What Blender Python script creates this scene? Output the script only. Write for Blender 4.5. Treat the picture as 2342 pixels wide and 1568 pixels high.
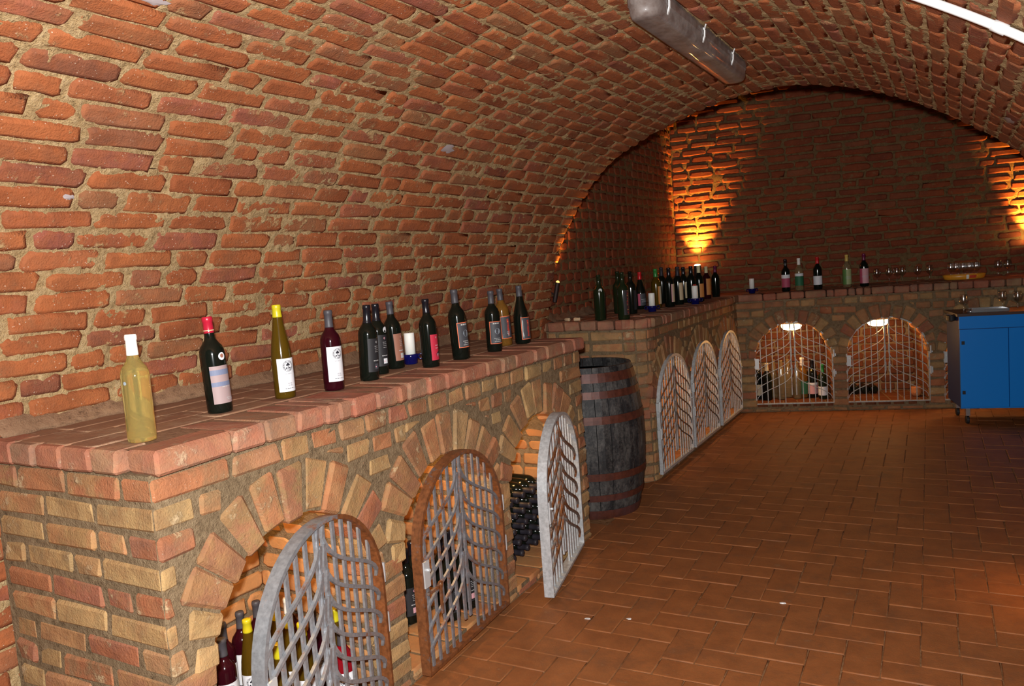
import bpy, math, random
import numpy as np
from mathutils import Vector, Matrix
from mathutils.geometry import tessellate_polygon

for o in list(bpy.data.objects):
    bpy.data.objects.remove(o)
S = bpy.context.scene
COL = S.collection
PI = math.pi
R = math.radians

# ------------------------------------------------------------------ camera
CAM = Vector((0.0, 0.0, 1.52))
FPX, IW, IH = 1780.0, 2342, 1568
yaw, pitch, roll = R(29.7), R(-5.28), R(4.24)
cf = Vector((-math.sin(yaw) * math.cos(pitch), math.cos(yaw) * math.cos(pitch), math.sin(pitch)))
cr0 = Vector((math.cos(yaw), math.sin(yaw), 0))
cu0 = cr0.cross(cf)
cr = cr0 * math.cos(roll) - cu0 * math.sin(roll)
cu = cr0 * math.sin(roll) + cu0 * math.cos(roll)
cd = bpy.data.cameras.new('camera')
cd.sensor_fit = 'HORIZONTAL'
cd.sensor_width = 36.0
cd.lens = FPX / IW * 36.0
cd.clip_start = 0.05
cam = bpy.data.objects.new('camera', cd)
cam.matrix_world = Matrix(((cr.x, cu.x, -cf.x, CAM.x), (cr.y, cu.y, -cf.y, CAM.y), (cr.z, cu.z, -cf.z, CAM.z), (0, 0, 0, 1)))
COL.objects.link(cam)
S.camera = cam

# ------------------------------------------------------------------ exposure, world, flash
S.view_settings.view_transform = 'Standard'
S.view_settings.look = 'None'
S.view_settings.exposure = 0.0
S.view_settings.gamma = 1.0
S.view_settings.use_curve_mapping = False
W_ = bpy.data.worlds.new('world')
S.world = W_
W_.use_nodes = True
W_.node_tree.nodes['Background'].inputs[0].default_value = (0.02, 0.012, 0.006, 1)
W_.node_tree.nodes['Background'].inputs[1].default_value = 0.2
S.cycles.transparent_max_bounces = 48
FLASH, NICHE, UPLIGHT = 530.0, 2.2, 330.0
fd = bpy.data.lights.new('flash', 'SPOT')
fd.energy = FLASH
fd.spot_size = R(150)
fd.spot_blend = 0.7
fd.shadow_soft_size = 0.026
fd.color = (1.0, 1.0, 0.98)
flash = bpy.data.objects.new('camera_flash_lamp', fd)
flash.location = CAM + cu * 0.105 - cr * 0.035 + cf * 0.01
flash.rotation_euler = (cf - cr * 0.10 + cu * 0.02).to_track_quat('-Z', 'Y').to_euler()
COL.objects.link(flash)


def pixel(p):
    d = Vector(p) - CAM
    z = d.dot(cf)
    if z < 0.1:
        return None
    return (IW / 2 + FPX * d.dot(cr) / z, IH / 2 - FPX * d.dot(cu) / z, z)


# ------------------------------------------------------------------ object helpers
def mesh(name, v, f, smooth=True):
    m = bpy.data.meshes.new(name)
    m.from_pydata([tuple(p) for p in v], [], f)
    if smooth == 'brick':      # rounded arris, flat face
        m.polygons.foreach_set('use_smooth', [len(p.vertices) == 4 for p in m.polygons])
    elif smooth:
        m.polygons.foreach_set('use_smooth', [True] * len(m.polygons))
    m.update()
    return m


def ob(name, me, mat=None, parent=None, label=None, cat=None, group=None, kind=None):
    o = bpy.data.objects.new(name, me)
    COL.objects.link(o)
    if mat is not None and me is not None and len(me.materials) == 0:
        me.materials.append(mat)
    if parent is not None:
        o.parent = parent
    tag(o, label, cat, group, kind)
    return o


def tag(o, label=None, cat=None, group=None, kind=None):
    if label: o['label'] = label
    if cat: o['category'] = cat
    if group: o['group'] = group
    if kind: o['kind'] = kind
    return o


def thing(name, label, cat, loc=(0, 0, 0), rz=0.0, group=None):
    o = ob(name, None, None, None, label, cat, group)
    o.location = loc
    o.rotation_euler = (0, 0, rz)
    o.empty_display_size = 0.05
    return o


class MB:
    def __init__(s): s.v, s.f = [], []

    def add(s, v, f):
        k = len(s.v)
        s.v += [tuple(p) for p in v]
        s.f += [tuple(i + k for i in q) for q in f]
        return s

    def box(s, c, d, rz=0.0):
        cx, cy, cz = c
        a, b, h = d[0] / 2, d[1] / 2, d[2] / 2
        co, si = math.cos(rz), math.sin(rz)
        v = []
        for z in (-h, h):
            for x, y in ((-a, -b), (a, -b), (a, b), (-a, b)):
                v.append((cx + x * co - y * si, cy + x * si + y * co, cz + z))
        return s.add(v, [(3, 2, 1, 0), (4, 5, 6, 7), (0, 1, 5, 4), (1, 2, 6, 5), (2, 3, 7, 6), (3, 0, 4, 7)])

    def build(s, name, mat, parent=None, smooth=False, **k):
        return ob(name, mesh(name, s.v, s.f, smooth), mat, parent, **k)


def lathe(prof, n=28, close=True):
    v, f = [], []
    for r, z in prof:
        for i in range(n):
            a = 2 * PI * i / n
            v.append((r * math.cos(a), r * math.sin(a), z))
    for k in range(len(prof) - 1):
        for i in range(n):
            j = (i + 1) % n
            f.append((k * n + i, k * n + j, (k + 1) * n + j, (k + 1) * n + i))
    if close:
        f.append(tuple(range(n - 1, -1, -1)))
        f.append(tuple((len(prof) - 1) * n + i for i in range(n)))
    return v, f


def sweep(pts, wn, a, b, closed=False, sides=4):
    """rod along pts; wn = fixed side normal; a half width across, b half width along wn"""
    pts = [Vector(p) for p in pts]
    wn = Vector(wn).normalized()
    n = len(pts)
    v, f = [], []
    for i, p in enumerate(pts):
        if closed:
            t = pts[(i + 1) % n] - pts[i - 1]
        else:
            t = pts[min(i + 1, n - 1)] - pts[max(i - 1, 0)]
        t.normalize()
        s = t.cross(wn)
        s.normalize()
        if sides == 4:
            q = [(-a, -b), (a, -b), (a, b), (-a, b)]
        else:
            q = [(a * math.cos(2 * PI * k / sides), b * math.sin(2 * PI * k / sides)) for k in range(sides)]
        for x, y in q:
            v.append(p + s * x + wn * y)
    m = sides
    for i in range(n if closed else n - 1):
        j = (i + 1) % n
        for k in range(m):
            l = (k + 1) % m
            f.append((i * m + k, i * m + l, j * m + l, j * m + k))
    if not closed:
        f.append(tuple(range(m - 1, -1, -1)))
        f.append(tuple((n - 1) * m + k for k in range(m)))
    return v, f


# ------------------------------------------------------------------ materials
class NT:
    def __init__(s, name):
        s.m = bpy.data.materials.new(name)
        s.m.use_nodes = True
        s.t = s.m.node_tree
        s.b = s.t.nodes['Principled BSDF']

    def n(s, typ, **k):
        x = s.t.nodes.new(typ)
        for a, b in k.items():
            if a == 'i':
                for q, w in b.items():
                    if isinstance(w, bpy.types.NodeSocket):
                        s.t.links.new(w, x.inputs[q])
                    else:
                        x.inputs[q].default_value = w
            else:
                setattr(x, a, b)
        return x

    def l(s, a, b): s.t.links.new(a, b)

    def ramp(s, fac, stops, mode='LINEAR'):
        r = s.n('ShaderNodeValToRGB')
        r.color_ramp.interpolation = mode
        e = r.color_ramp.elements
        while len(e) < len(stops): e.new(0.5)
        for x, (p, c) in zip(e, stops):
            x.position = p
            x.color = (*c, 1) if len(c) == 3 else c
        s.l(fac, r.inputs[0])
        return r.outputs[0]

    def mix(s, fac, a, b, mode='MIX'):
        x = s.n('ShaderNodeMix', data_type='RGBA', blend_type=mode)
        for k, w in ((0, fac), (6, a), (7, b)):
            if isinstance(w, bpy.types.NodeSocket): s.l(w, x.inputs[k])
            elif k: x.inputs[k].default_value = (*w, 1)
            else: x.inputs[k].default_value = w
        return x.outputs[2]

    def math(s, op, a, b=0.0, clamp=False):
        x = s.n('ShaderNodeMath', operation=op, use_clamp=clamp)
        for k, w in ((0, a), (1, b)):
            if isinstance(w, bpy.types.NodeSocket): s.l(w, x.inputs[k])
            else: x.inputs[k].default_value = w
        return x.outputs[0]

    def noise(s, vec, scale, detail=3, rough=0.55, lac=2.0):
        x = s.n('ShaderNodeTexNoise', i={'Scale': scale, 'Detail': detail, 'Roughness': rough})
        s.l(vec, x.inputs['Vector'])
        return x.outputs[0]

    def bump(s, h, strength=0.5, dist=0.004, normal=None):
        x = s.n('ShaderNodeBump', i={'Strength': strength, 'Distance': dist})
        s.l(h, x.inputs['Height'])
        if normal: s.l(normal, x.inputs['Normal'])
        s.l(x.outputs[0], s.b.inputs['Normal'])
        return x.outputs[0]


def plain(name, col, rough=0.5, metal=0.0, spec=0.5, emit=None, es=0.0, trans=0.0, ior=1.45, coat=0.0):
    q = NT(name)
    b = q.b.inputs
    b['Base Color'].default_value = (*col, 1)
    b['Roughness'].default_value = rough
    b['Metallic'].default_value = metal
    b['Specular IOR Level'].default_value = spec
    b['Transmission Weight'].default_value = trans
    b['IOR'].default_value = ior
    b['Coat Weight'].default_value = coat
    if emit:
        b['Emission Color'].default_value = (*emit, 1)
        b['Emission Strength'].default_value = es
    return q.m


def brick_mat(name, stops, mortar, smear=0.62, speck=0.5, mottle=0.5, bump=0.6, rough=0.85, grime=None, blotch=0.4):
    q = NT(name)
    pos = q.n('ShaderNodeNewGeometry')
    P = pos.outputs['Position']
    info = q.n('ShaderNodeObjectInfo')
    rnd = q.math('FRACT', q.math('ADD', info.outputs['Random'], pos.outputs['Random Per Island']))
    base = q.ramp(rnd, stops, 'LINEAR')
    nb = q.noise(P, 14.0, 4, 0.6)
    base = q.mix(q.math('MULTIPLY', q.ramp(nb, [(0.44, (0, 0, 0)), (0.58, (1, 1, 1))]), blotch), base, q.ramp(q.math('FRACT', q.math('ADD', rnd, 0.37)), stops, 'LINEAR'))
    n1 = q.noise(P, 9.0, 4)
    n2 = q.noise(P, 42.0, 4, 0.65)
    n3 = q.noise(P, 160.0, 3, 0.6)
    base = q.mix(q.math('MULTIPLY', q.ramp(n1, [(0.38, (0, 0, 0)), (0.68, (1, 1, 1))]), mottle), base, q.mix(1.0, base, (0.62, 0.6, 0.62), 'MULTIPLY'))
    base = q.mix(q.ramp(n2, [(0.35, (0.28,) * 3), (0.6, (0, 0, 0))]), base, q.mix(1.0, base, (1.35, 1.15, 0.95), 'MULTIPLY'))
    if grime:
        g = q.noise(P, 5.5, 5, 0.7)
        base = q.mix(q.ramp(g, [(0.52, (0, 0, 0)), (0.70, (0.75,) * 3)]), base, grime)
    # mortar and lime left smeared on the faces
    sm = q.noise(P, 11.0, 6, 0.72)
    smf = q.ramp(sm, [(smear, (0, 0, 0)), (smear + 0.07, (0.85,) * 3)])
    base = q.mix(smf, base, mortar)
    vo = q.n('ShaderNodeTexVoronoi', i={'Scale': 95.0})
    q.l(P, vo.inputs['Vector'])
    sp = q.math('LESS_THAN', vo.outputs['Distance'], 0.17)
    gate = q.math('GREATER_THAN', q.noise(P, 30.0, 2), 0.56)
    base = q.mix(q.math('MULTIPLY', q.math('MULTIPLY', sp, gate), speck), base, (0.62, 0.52, 0.40))
    q.l(base, q.b.inputs['Base Color'])
    q.b.inputs['Roughness'].default_value = rough
    q.b.inputs['Specular IOR Level'].default_value = 0.25
    h = q.math('ADD', q.math('MULTIPLY', n2, 0.6), q.math('MULTIPLY', n3, 0.5))
    h = q.math('ADD', h, q.math('MULTIPLY', smf, 0.3))
    q.bump(h, bump, 0.006)
    return q.m


def mortar_mat(name, a, b, scale=60.0, bump=1.0):
    q = NT(name)
    P = q.n('ShaderNodeNewGeometry').outputs['Position']
    n1 = q.noise(P, scale, 5, 0.7)
    n2 = q.noise(P, 7.0, 3)
    c = q.ramp(n1, [(0.30, tuple(x * 0.45 for x in a)), (0.45, a), (0.70, b)])
    c = q.mix(q.ramp(n2, [(0.4, (0,) * 3), (0.7, (0.5,) * 3)]), c, tuple(x * 0.7 for x in a))
    q.l(c, q.b.inputs['Base Color'])
    q.b.inputs['Roughness'].default_value = 0.95
    q.b.inputs['Specular IOR Level'].default_value = 0.15
    n3 = q.noise(P, 190.0, 3, 0.7)
    q.bump(q.math('ADD', n1, q.math('MULTIPLY', n3, 0.6)), bump, 0.010)
    return q.m


SAND_A, SAND_B = (0.40, 0.265, 0.125), (0.56, 0.41, 0.225)
M_vault = brick_mat('vault_brick', [(0.0, (0.245, 0.072, 0.027)), (0.22, (0.335, 0.105, 0.036)), (0.5, (0.295, 0.087, 0.031)), (0.7, (0.345, 0.117, 0.041)),
                                    (0.86, (0.26, 0.082, 0.052)), (0.93, (0.285, 0.130, 0.056)), (1.0, (0.19, 0.054, 0.034))], SAND_A, 0.60, 0.55, 0.75, 1.1, grime=(0.20, 0.085, 0.04))
M_vmortar = mortar_mat('vault_mortar', SAND_A, SAND_B, 55)
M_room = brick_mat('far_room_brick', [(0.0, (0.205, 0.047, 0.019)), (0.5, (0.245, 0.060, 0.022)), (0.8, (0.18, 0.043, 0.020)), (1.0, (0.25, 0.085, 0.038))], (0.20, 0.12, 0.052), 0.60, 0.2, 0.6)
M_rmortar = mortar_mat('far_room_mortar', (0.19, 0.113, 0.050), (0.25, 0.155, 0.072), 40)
M_count = brick_mat('counter_brick', [(0.0, (0.34, 0.205, 0.088)), (0.14, (0.40, 0.265, 0.118)), (0.27, (0.33, 0.120, 0.055)), (0.40, (0.40, 0.205, 0.092)), (0.52, (0.29, 0.180, 0.080)),
                                      (0.63, (0.37, 0.145, 0.068)), (0.76, (0.43, 0.290, 0.130)), (0.88, (0.32, 0.120, 0.072)), (1.0, (0.20, 0.130, 0.065))], (0.45, 0.33, 0.19), 0.605, 0.2, 0.75, 1.0, grime=(0.19, 0.135, 0.07), blotch=0.7)
M_cmortar = mortar_mat('counter_mortar', (0.215, 0.150, 0.085), (0.30, 0.22, 0.13), 45)
M_ledge = brick_mat('ledge_brick', [(0.0, (0.34, 0.130, 0.078)), (0.3, (0.36, 0.165, 0.105)), (0.55, (0.30, 0.195, 0.105)), (0.75, (0.35, 0.115, 0.068)), (1.0, (0.26, 0.17, 0.105))], (0.42, 0.29, 0.18), 0.60, 0.15, 0.7, 0.8, grime=(0.14, 0.10, 0.08), blotch=0.7)
M_top = brick_mat('ledge_top_brick', [(0.0, (0.255, 0.138, 0.080)), (0.5, (0.275, 0.155, 0.090)), (1.0, (0.245, 0.122, 0.072))], (0.29, 0.185, 0.115), 0.53, 0.15, 0.5, 0.5)
M_tmortar = mortar_mat('ledge_mortar', (0.23, 0.130, 0.075), (0.28, 0.170, 0.10), 40, 0.6)
M_floor = brick_mat('floor_brick', [(0.0, (0.255, 0.092, 0.030)), (0.5, (0.28, 0.104, 0.034)), (1.0, (0.25, 0.095, 0.033))], (0.25, 0.125, 0.058), 0.62, 0.06, 0.55, 0.3, 0.6, grime=(0.17, 0.070, 0.030))
M_fmortar = mortar_mat('floor_joint', (0.20, 0.092, 0.036), (0.34, 0.20, 0.105), 28, 0.4)


def metal_mat(name, zinc, rustcol, amount, side=0.0, rough=0.42, metal=0.55):
    q = NT(name)
    tc = q.n('ShaderNodeTexCoord')
    O = tc.outputs['Object']
    n = q.noise(O, 9.0, 5, 0.7)
    n2 = q.noise(O, 60.0, 4, 0.6)
    sx = q.n('ShaderNodeSeparateXYZ')
    q.l(O, sx.inputs[0])
    f = q.math('ADD', q.math('ADD', n, q.math('MULTIPLY', n2, 0.35)), q.math('MULTIPLY', sx.outputs[0], -side))
    f = q.math('ADD', f, amount)
    fac = q.ramp(f, [(0.72, (0,) * 3), (0.86, (1,) * 3)])
    z = q.ramp(n2, [(0.3, tuple(c * 0.62 for c in zinc)), (0.7, zinc)])
    r = q.ramp(n2, [(0.3, tuple(c * 0.45 for c in rustcol)), (0.7, rustcol)])
    q.l(q.mix(fac, z, r), q.b.inputs['Base Color'])
    q.l(q.math('MULTIPLY', q.math('SUBTRACT', 1.0, fac), metal), q.b.inputs['Metallic'])
    q.b.inputs['Roughness'].default_value = rough
    q.bump(n2, 0.35, 0.002)
    return q.m


ZINC, RUST = (0.40, 0.42, 0.45), (0.22, 0.075, 0.024)
M_gate1 = metal_mat('gate_zinc_rusting', ZINC, RUST, -0.03, -0.0, 0.45)
M_gate1f = metal_mat('gate_frame_rusting_at_hinge', (0.38, 0.41, 0.44), RUST, 0.38, 0.75, 0.45)
M_gate2f = metal_mat('gate_frame_rust', (0.26, 0.25, 0.25), RUST, 0.27, 0.0, 0.5)
M_gate2 = metal_mat('gate_bars_part_rust', (0.33, 0.34, 0.37), RUST, 0.03, 0.0, 0.5)
M_zinc = metal_mat('gate_clean_zinc', (0.60, 0.63, 0.65), RUST, -0.5, 0.0, 0.38, 0.25)
M_zincv = metal_mat('gate_vein_rust', (0.30, 0.28, 0.26), RUST, 0.16, 0.0, 0.5, 0.3)
M_pale = metal_mat('gate_pale_zinc', (0.48, 0.46, 0.43), RUST, 0.0, 0.0, 0.45, 0.35)
M_steel = plain('steel', (0.62, 0.63, 0.65), 0.25, 0.9)
M_plate = plain('zinc_plate', (0.55, 0.57, 0.58), 0.4, 0.3)
M_iron = plain('dark_iron', (0.035, 0.022, 0.02), 0.5, 0.4)
M_black = plain('black_rubber', (0.012, 0.012, 0.014), 0.6)

# ------------------------------------------------------------------ brick shapes
rng = random.Random(7)


def slab(o, u, v, n, w, h, dep=0.045, bev=0.008, jit=0.006, rnd=None, ch=1.0):
    """weathered brick face: irregular outline, rounded arris, sides running back into the bed"""
    rnd = rnd or rng
    c = min(w, h) * rnd.uniform(0.08, 0.26) * ch
    a, b = w / 2, h / 2
    out = [(-a + c, -b), (0, -b), (a - c, -b), (a, -b + c), (a, b - c), (a - c, b), (0, b), (-a + c, b), (-a, b - c), (-a, -b + c)]
    out = [(x + rnd.uniform(-jit, jit), y + rnd.uniform(-jit, jit) * 0.7) for x, y in out]
    kx, ky = max(0.2, 1 - bev * 1.5 / a), max(0.2, 1 - bev * 1.5 / b)
    tx, ty, tz = rnd.uniform(-0.012, 0.012) * ch, rnd.uniform(-0.03, 0.03) * ch, rnd.uniform(-0.002, 0.003) * ch
    vs = []
    for x, y in out: vs.append(o + u * x + v * y - n * dep)
    for x, y in out: vs.append(o + u * x + v * y - n * (bev * 0.75))
    for x, y in out: vs.append(o + u * (x * kx) + v * (y * ky) + n * (tz + tx * x + ty * y))
    f = []
    m = len(out)
    for r in (0, 1):
        for i in range(m):
            j = (i + 1) % m
            f.append((r * m + i, r * m + j, (r + 1) * m + j, (r + 1) * m + i))
    f.append(tuple(range(2 * m, 3 * m)))
    return vs, f


def block(o, u, v, n, w, h, d, bev=0.006, jit=0.003, rnd=None):
    """whole bevelled brick; o = centre of the front face, d runs back along -n"""
    rnd = rnd or rng
    c = o - n * (d / 2)
    hs = (w / 2, h / 2, d / 2)
    bev = min(bev, min(hs) * 0.6)
    ax = (u, v, n)
    vs, idx = [], {}
    for sx in (-1, 1):
        for sy in (-1, 1):
            for sz in (-1, 1):
                j = [rnd.uniform(-jit, jit) for _ in range(3)]
                for k in range(3):
                    p = c.copy()
                    for q, s_ in enumerate((sx, sy, sz)):
                        p = p + ax[q] * (s_ * (hs[q] - (0 if q == k else bev)) + j[q])
                    idx[(sx, sy, sz, k)] = len(vs)
                    vs.append(p)
    f = []
    g = lambda a, b, c_, k: idx[(a, b, c_, k)]
    for s_ in (-1, 1):
        f.append((g(s_, -1, -1, 0), g(s_, 1, -1, 0), g(s_, 1, 1, 0), g(s_, -1, 1, 0)))
        f.append((g(-1, s_, -1, 1), g(1, s_, -1, 1), g(1, s_, 1, 1), g(-1, s_, 1, 1)))
        f.append((g(-1, -1, s_, 2), g(1, -1, s_, 2), g(1, 1, s_, 2), g(-1, 1, s_, 2)))
    for a in (-1, 1):
        for b in (-1, 1):
            f.append((g(a, b, -1, 0), g(a, b, 1, 0), g(a, b, 1, 1), g(a, b, -1, 1)))
            f.append((g(a, -1, b, 0), g(a, 1, b, 0), g(a, 1, b, 2), g(a, -1, b, 2)))
            f.append((g(-1, a, b, 1), g(1, a, b, 1), g(1, a, b, 2), g(-1, a, b, 2)))
            for c2 in (-1, 1):
                f.append((g(a, b, c2, 0), g(a, b, c2, 1), g(a, b, c2, 2)))
    return vs, f


def seen_size(o, u, v, w, h):
    q = [pixel(o + u * a * w / 2 + v * b * h / 2) for a, b in ((-1, -1), (1, -1), (1, 1), (-1, 1))]
    if any(p is None for p in q): return 0.0
    cx, cy = sum(p[0] for p in q) / 4, sum(p[1] for p in q) / 4
    if not (-60 < cx < IW + 60 and -60 < cy < IH + 60): return 0.0
    a = 0
    for i in range(4):
        j = (i + 1) % 4
        a += q[i][0] * q[j][1] - q[j][0] * q[i][1]
    return abs(a) / 2


class Wall:
    """collects bricks; the 300 that show largest become objects, the rest one joined piece"""

    def __init__(s): s.items = []

    def put(s, shape, o, u, v, w, h, mat, name='brick', face=None):
        fac = 1.0
        if face is not None:
            d = (CAM - o)
            fac = 1.0 if d.dot(face) > 0 else 0.0
        s.items.append((seen_size(o, u, v, w, h) * fac, shape, mat, name))

    def build(s, parent, limit=296, rest='brick_infill'):
        s.items.sort(key=lambda t: -t[0])
        big = [t for t in s.items[:limit] if t[0] > 60]
        small = s.items[len(big):]
        for sc, (v, f), mat, name in big:
            ob(name, mesh(name, v, f, 'brick' if len(v) == 30 else False), mat, parent)
        by = {}
        for sc, (v, f), mat, name in small:
            by.setdefault((mat.name, len(v)), (MB(), mat, len(v) == 30))[0].add(v, f)
        for mb, mat, sl in by.values():
            mb.build(rest, mat, parent, smooth='brick' if sl else False, kind='stuff')


def field(na, nb, beta=1.1, seed=1, lo=3, hi=1e9):
    """random relief, unit variance, spectrum 1/f^beta"""
    r = np.random.RandomState(seed)
    F = np.fft.rfft2(r.randn(na, nb))
    fa = np.fft.fftfreq(na)[:, None] * na
    fb = np.fft.rfftfreq(nb)[None, :] * nb
    q = np.hypot(np.fft.fftfreq(na)[:, None], np.fft.rfftfreq(nb)[None, :])
    q[0, 0] = 1
    F = F / q ** beta
    F[q < lo / max(na, nb)] = 0
    g = np.fft.irfft2(F, (na, nb))
    return g / g.std()


def grid_mesh(name, P, smooth=True):
    na, nb = P.shape[:2]
    m = bpy.data.meshes.new(name)
    i = np.arange(na * nb).reshape(na, nb)
    q = np.stack([i[:-1, :-1], i[:-1, 1:], i[1:, 1:], i[1:, :-1]], -1).reshape(-1, 4)
    m.vertices.add(na * nb)
    m.vertices.foreach_set('co', P.reshape(-1).astype(np.float32))
    m.loops.add(q.size)
    m.loops.foreach_set('vertex_index', q.reshape(-1).astype(np.int32))
    m.polygons.add(len(q))
    m.polygons.foreach_set('loop_start', np.arange(0, q.size, 4, dtype=np.int32))
    m.polygons.foreach_set('use_smooth', np.full(len(q), smooth))
    m.update(calc_edges=True)
    m.validate()
    return m


X, Y, Z = Vector((1, 0, 0)), Vector((0, 1, 0)), Vector((0, 0, 1))


def wave(a, b, seed=0.0):
    return math.sin(a * 1.7 + seed) * 0.5 + math.sin(b * 2.3 + a * 0.9 + seed * 2.1) * 0.35 + math.sin(b * 5.1 - a * 2.2 + seed) * 0.15


# ------------------------------------------------------------------ vault
PROF = [(-2.56, 0), (-2.56, .5), (-2.555, .9), (-2.54, 1.128), (-2.495, 1.34), (-2.446, 1.525), (-2.397, 1.66), (-2.33, 1.792), (-2.217, 1.962), (-2.042, 2.148), (-1.91, 2.235), (-1.783, 2.301),
        (-1.511, 2.399), (-1.255, 2.466), (-.937, 2.5), (-.713, 2.482), (-.477, 2.422), (-.254, 2.335), (.062, 2.153), (.343, 1.935), (.456, 1.792), (.523, 1.66), (.572, 1.525), (.621, 1.34),
        (.66, 1.128), (.685, .6), (.69, 0)]
pp = np.array(PROF)
# light smoothing of the profile
fine = []
for i in range(len(pp) - 1):
    p0, p1, p2, p3 = pp[max(i - 1, 0)], pp[i], pp[i + 1], pp[min(i + 2, len(pp) - 1)]
    for t in np.linspace(0, 1, 12, endpoint=False):
        fine.append(0.5 * (2 * p1 + (p2 - p0) * t + (2 * p0 - 5 * p1 + 4 * p2 - p3) * t * t + (3 * p1 - p0 - 3 * p2 + p3) * t ** 3))
fine.append(pp[-1])
fine = np.array(fine)
k = np.ones(15) / 15
pad = np.vstack([np.repeat(fine[:1], 7, 0), fine, np.repeat(fine[-1:], 7, 0)])
fine = np.stack([np.convolve(pad[:, i], k, 'valid') for i in (0, 1)], 1)
arc = np.concatenate([[0], np.cumsum(np.hypot(*np.diff(fine, axis=0).T))])
TOT = arc[-1]


def vprof(s):
    x, z = np.interp(s, arc, fine[:, 0]), np.interp(s, arc, fine[:, 1])
    e = 0.03
    dx = np.interp(s + e, arc, fine[:, 0]) - np.interp(s - e, arc, fine[:, 0])
    dz = np.interp(s + e, arc, fine[:, 1]) - np.interp(s - e, arc, fine[:, 1])
    t = Vector((dx, 0, dz)).normalized()
    n = Vector((t.z, 0, -t.x))
    return Vector((x, 0, z)), t, n     # point, tangent (left foot to right foot), inward normal


VY0, VY1 = -1.6, 5.0
S_L = float(np.interp(1.93, fine[:140, 1], arc[:140]))
S_R = TOT - S_L
SECT = [('wall_left', 0.0, S_L), ('ceiling', S_L, S_R), ('wall_right', S_R, TOT)]
PITCH = 0.0685
for nm, sa, sb in SECT:
    fine_ = nm != 'wall_right'
    st = 0.013 if fine_ else 0.04
    sv = np.linspace(sa, sb, max(4, int((sb - sa) / st)))
    yv = np.concatenate([np.linspace(VY0, 0.75, 40, endpoint=False), np.linspace(0.75, VY1 - 0.012, int(4.24 / st))])
    rl = 0.0032 * field(len(sv), len(yv), 0.75, 5 + len(sv)) - 0.0036
    G = np.zeros((len(sv), len(yv), 3))
    for i, s_ in enumerate(sv):
        p, t, n = vprof(s_)
        G[i, :, 0] = p.x + n.x * rl[i]
        G[i, :, 1] = yv
        G[i, :, 2] = p.z + n.z * rl[i]
    root = ob(nm, grid_mesh(nm, G), M_vmortar, kind='structure')
    W = Wall()
    ck = int(math.ceil((sa + 0.001) / PITCH))
    while (ck + 0.5) * PITCH < sb + (PITCH * 0.5 if nm != 'wall_right' else 0):
        sc = (ck + 0.5) * PITCH
        if sc - PITCH >= sb: break
        y = VY0 + rng.uniform(-0.25, 0)
        while y < VY1:
            L = rng.choice([0.25, 0.255, 0.245, 0.26, 0.24, 0.13, 0.25, 0.12, 0.25, 0.19])
            L *= rng.uniform(0.95, 1.05)
            y1 = y + L
            if y1 > VY1 - 0.09: y1 = VY1 + rng.uniform(-0.02, 0.028)
            if y > VY0 - 0.1 and y1 - y > 0.05:
                yc = (y + y1) / 2
                s2 = sc + 0.010 * wave(ck * 0.23, yc * 0.8, 1.3) + rng.uniform(-0.002, 0.002)
                sl = 0.010 * (wave(ck * 0.23, (yc + .1) * 0.8, 1.3) - wave(ck * 0.23, (yc - .1) * 0.8, 1.3)) / 0.2 + rng.uniform(-0.02, 0.02)
                p, t, n = vprof(min(max(s2, 0.01), TOT - 0.01))
                o = p + Y * yc + n * (0.0032 + rng.uniform(-0.002, 0.002))
                u = (Y + t * sl).normalized()
                vv = n.cross(u)
                h = PITCH - rng.uniform(0.006, 0.014)
                W.put(slab(o, u, vv, n, y1 - y, h, 0.05 if y1 < VY1 - 0.05 else 0.11), o, u, vv, y1 - y, h, M_vault, face=n)
            y = y1 + rng.uniform(0.012, 0.026)
            if y1 > VY1 - 0.03: break
        ck += 1
    W.build(root)

# far end of the vault: masonry face towards the wider chamber, with the arch cut through it
v, f = [], []
ring = [vprof(s_)[0] for s_ in np.linspace(0, TOT, 60)]
outer = []
for p in ring:
    d = Vector((p.x + 0.937, 0, p.z - 0.6))
    d.normalize()
    t1 = [((2.6 if d.x > 0 else -2.2) / d.x) if abs(d.x) > 1e-6 else 99, (3.9 - 0.6) / d.z if d.z > 1e-6 else 99, (-0.6 / d.z) if d.z < -1e-6 else 99]
    t = min(x for x in t1 if x > 0)
    outer.append(Vector((-0.937 + d.x * t, 0, 0.6 + d.z * t)))
for p, q in zip(ring, outer):
    v += [p + Y * (VY1 - 0.02), q + Y * (VY1 - 0.02), p + Y * (VY1 - 0.14), q + Y * (VY1 - 0.14)]
for i in range(len(ring) - 1):
    a, b = i * 4, i * 4 + 4
    f += [(a, b, b + 1, a + 1), (a + 2, a + 3, b + 3, b + 2)]
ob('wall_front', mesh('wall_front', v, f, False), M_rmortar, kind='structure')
MB().box((-0.93, VY0 - 0.05, 1.3), (3.8, 0.1, 2.7)).build('wall_rear', M_vmortar, kind='structure')

# ------------------------------------------------------------------ wider chamber beyond the arch
BK = 0.25                                  # the end wall runs 14 degrees off square
be = Vector((1, BK, 0)).normalized()
bn = Vector((-be.y, be.x, 0))              # into the end wall
RX, RZ = -2.54, 3.8
bo = Vector((RX, 8.1, 0))


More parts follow.
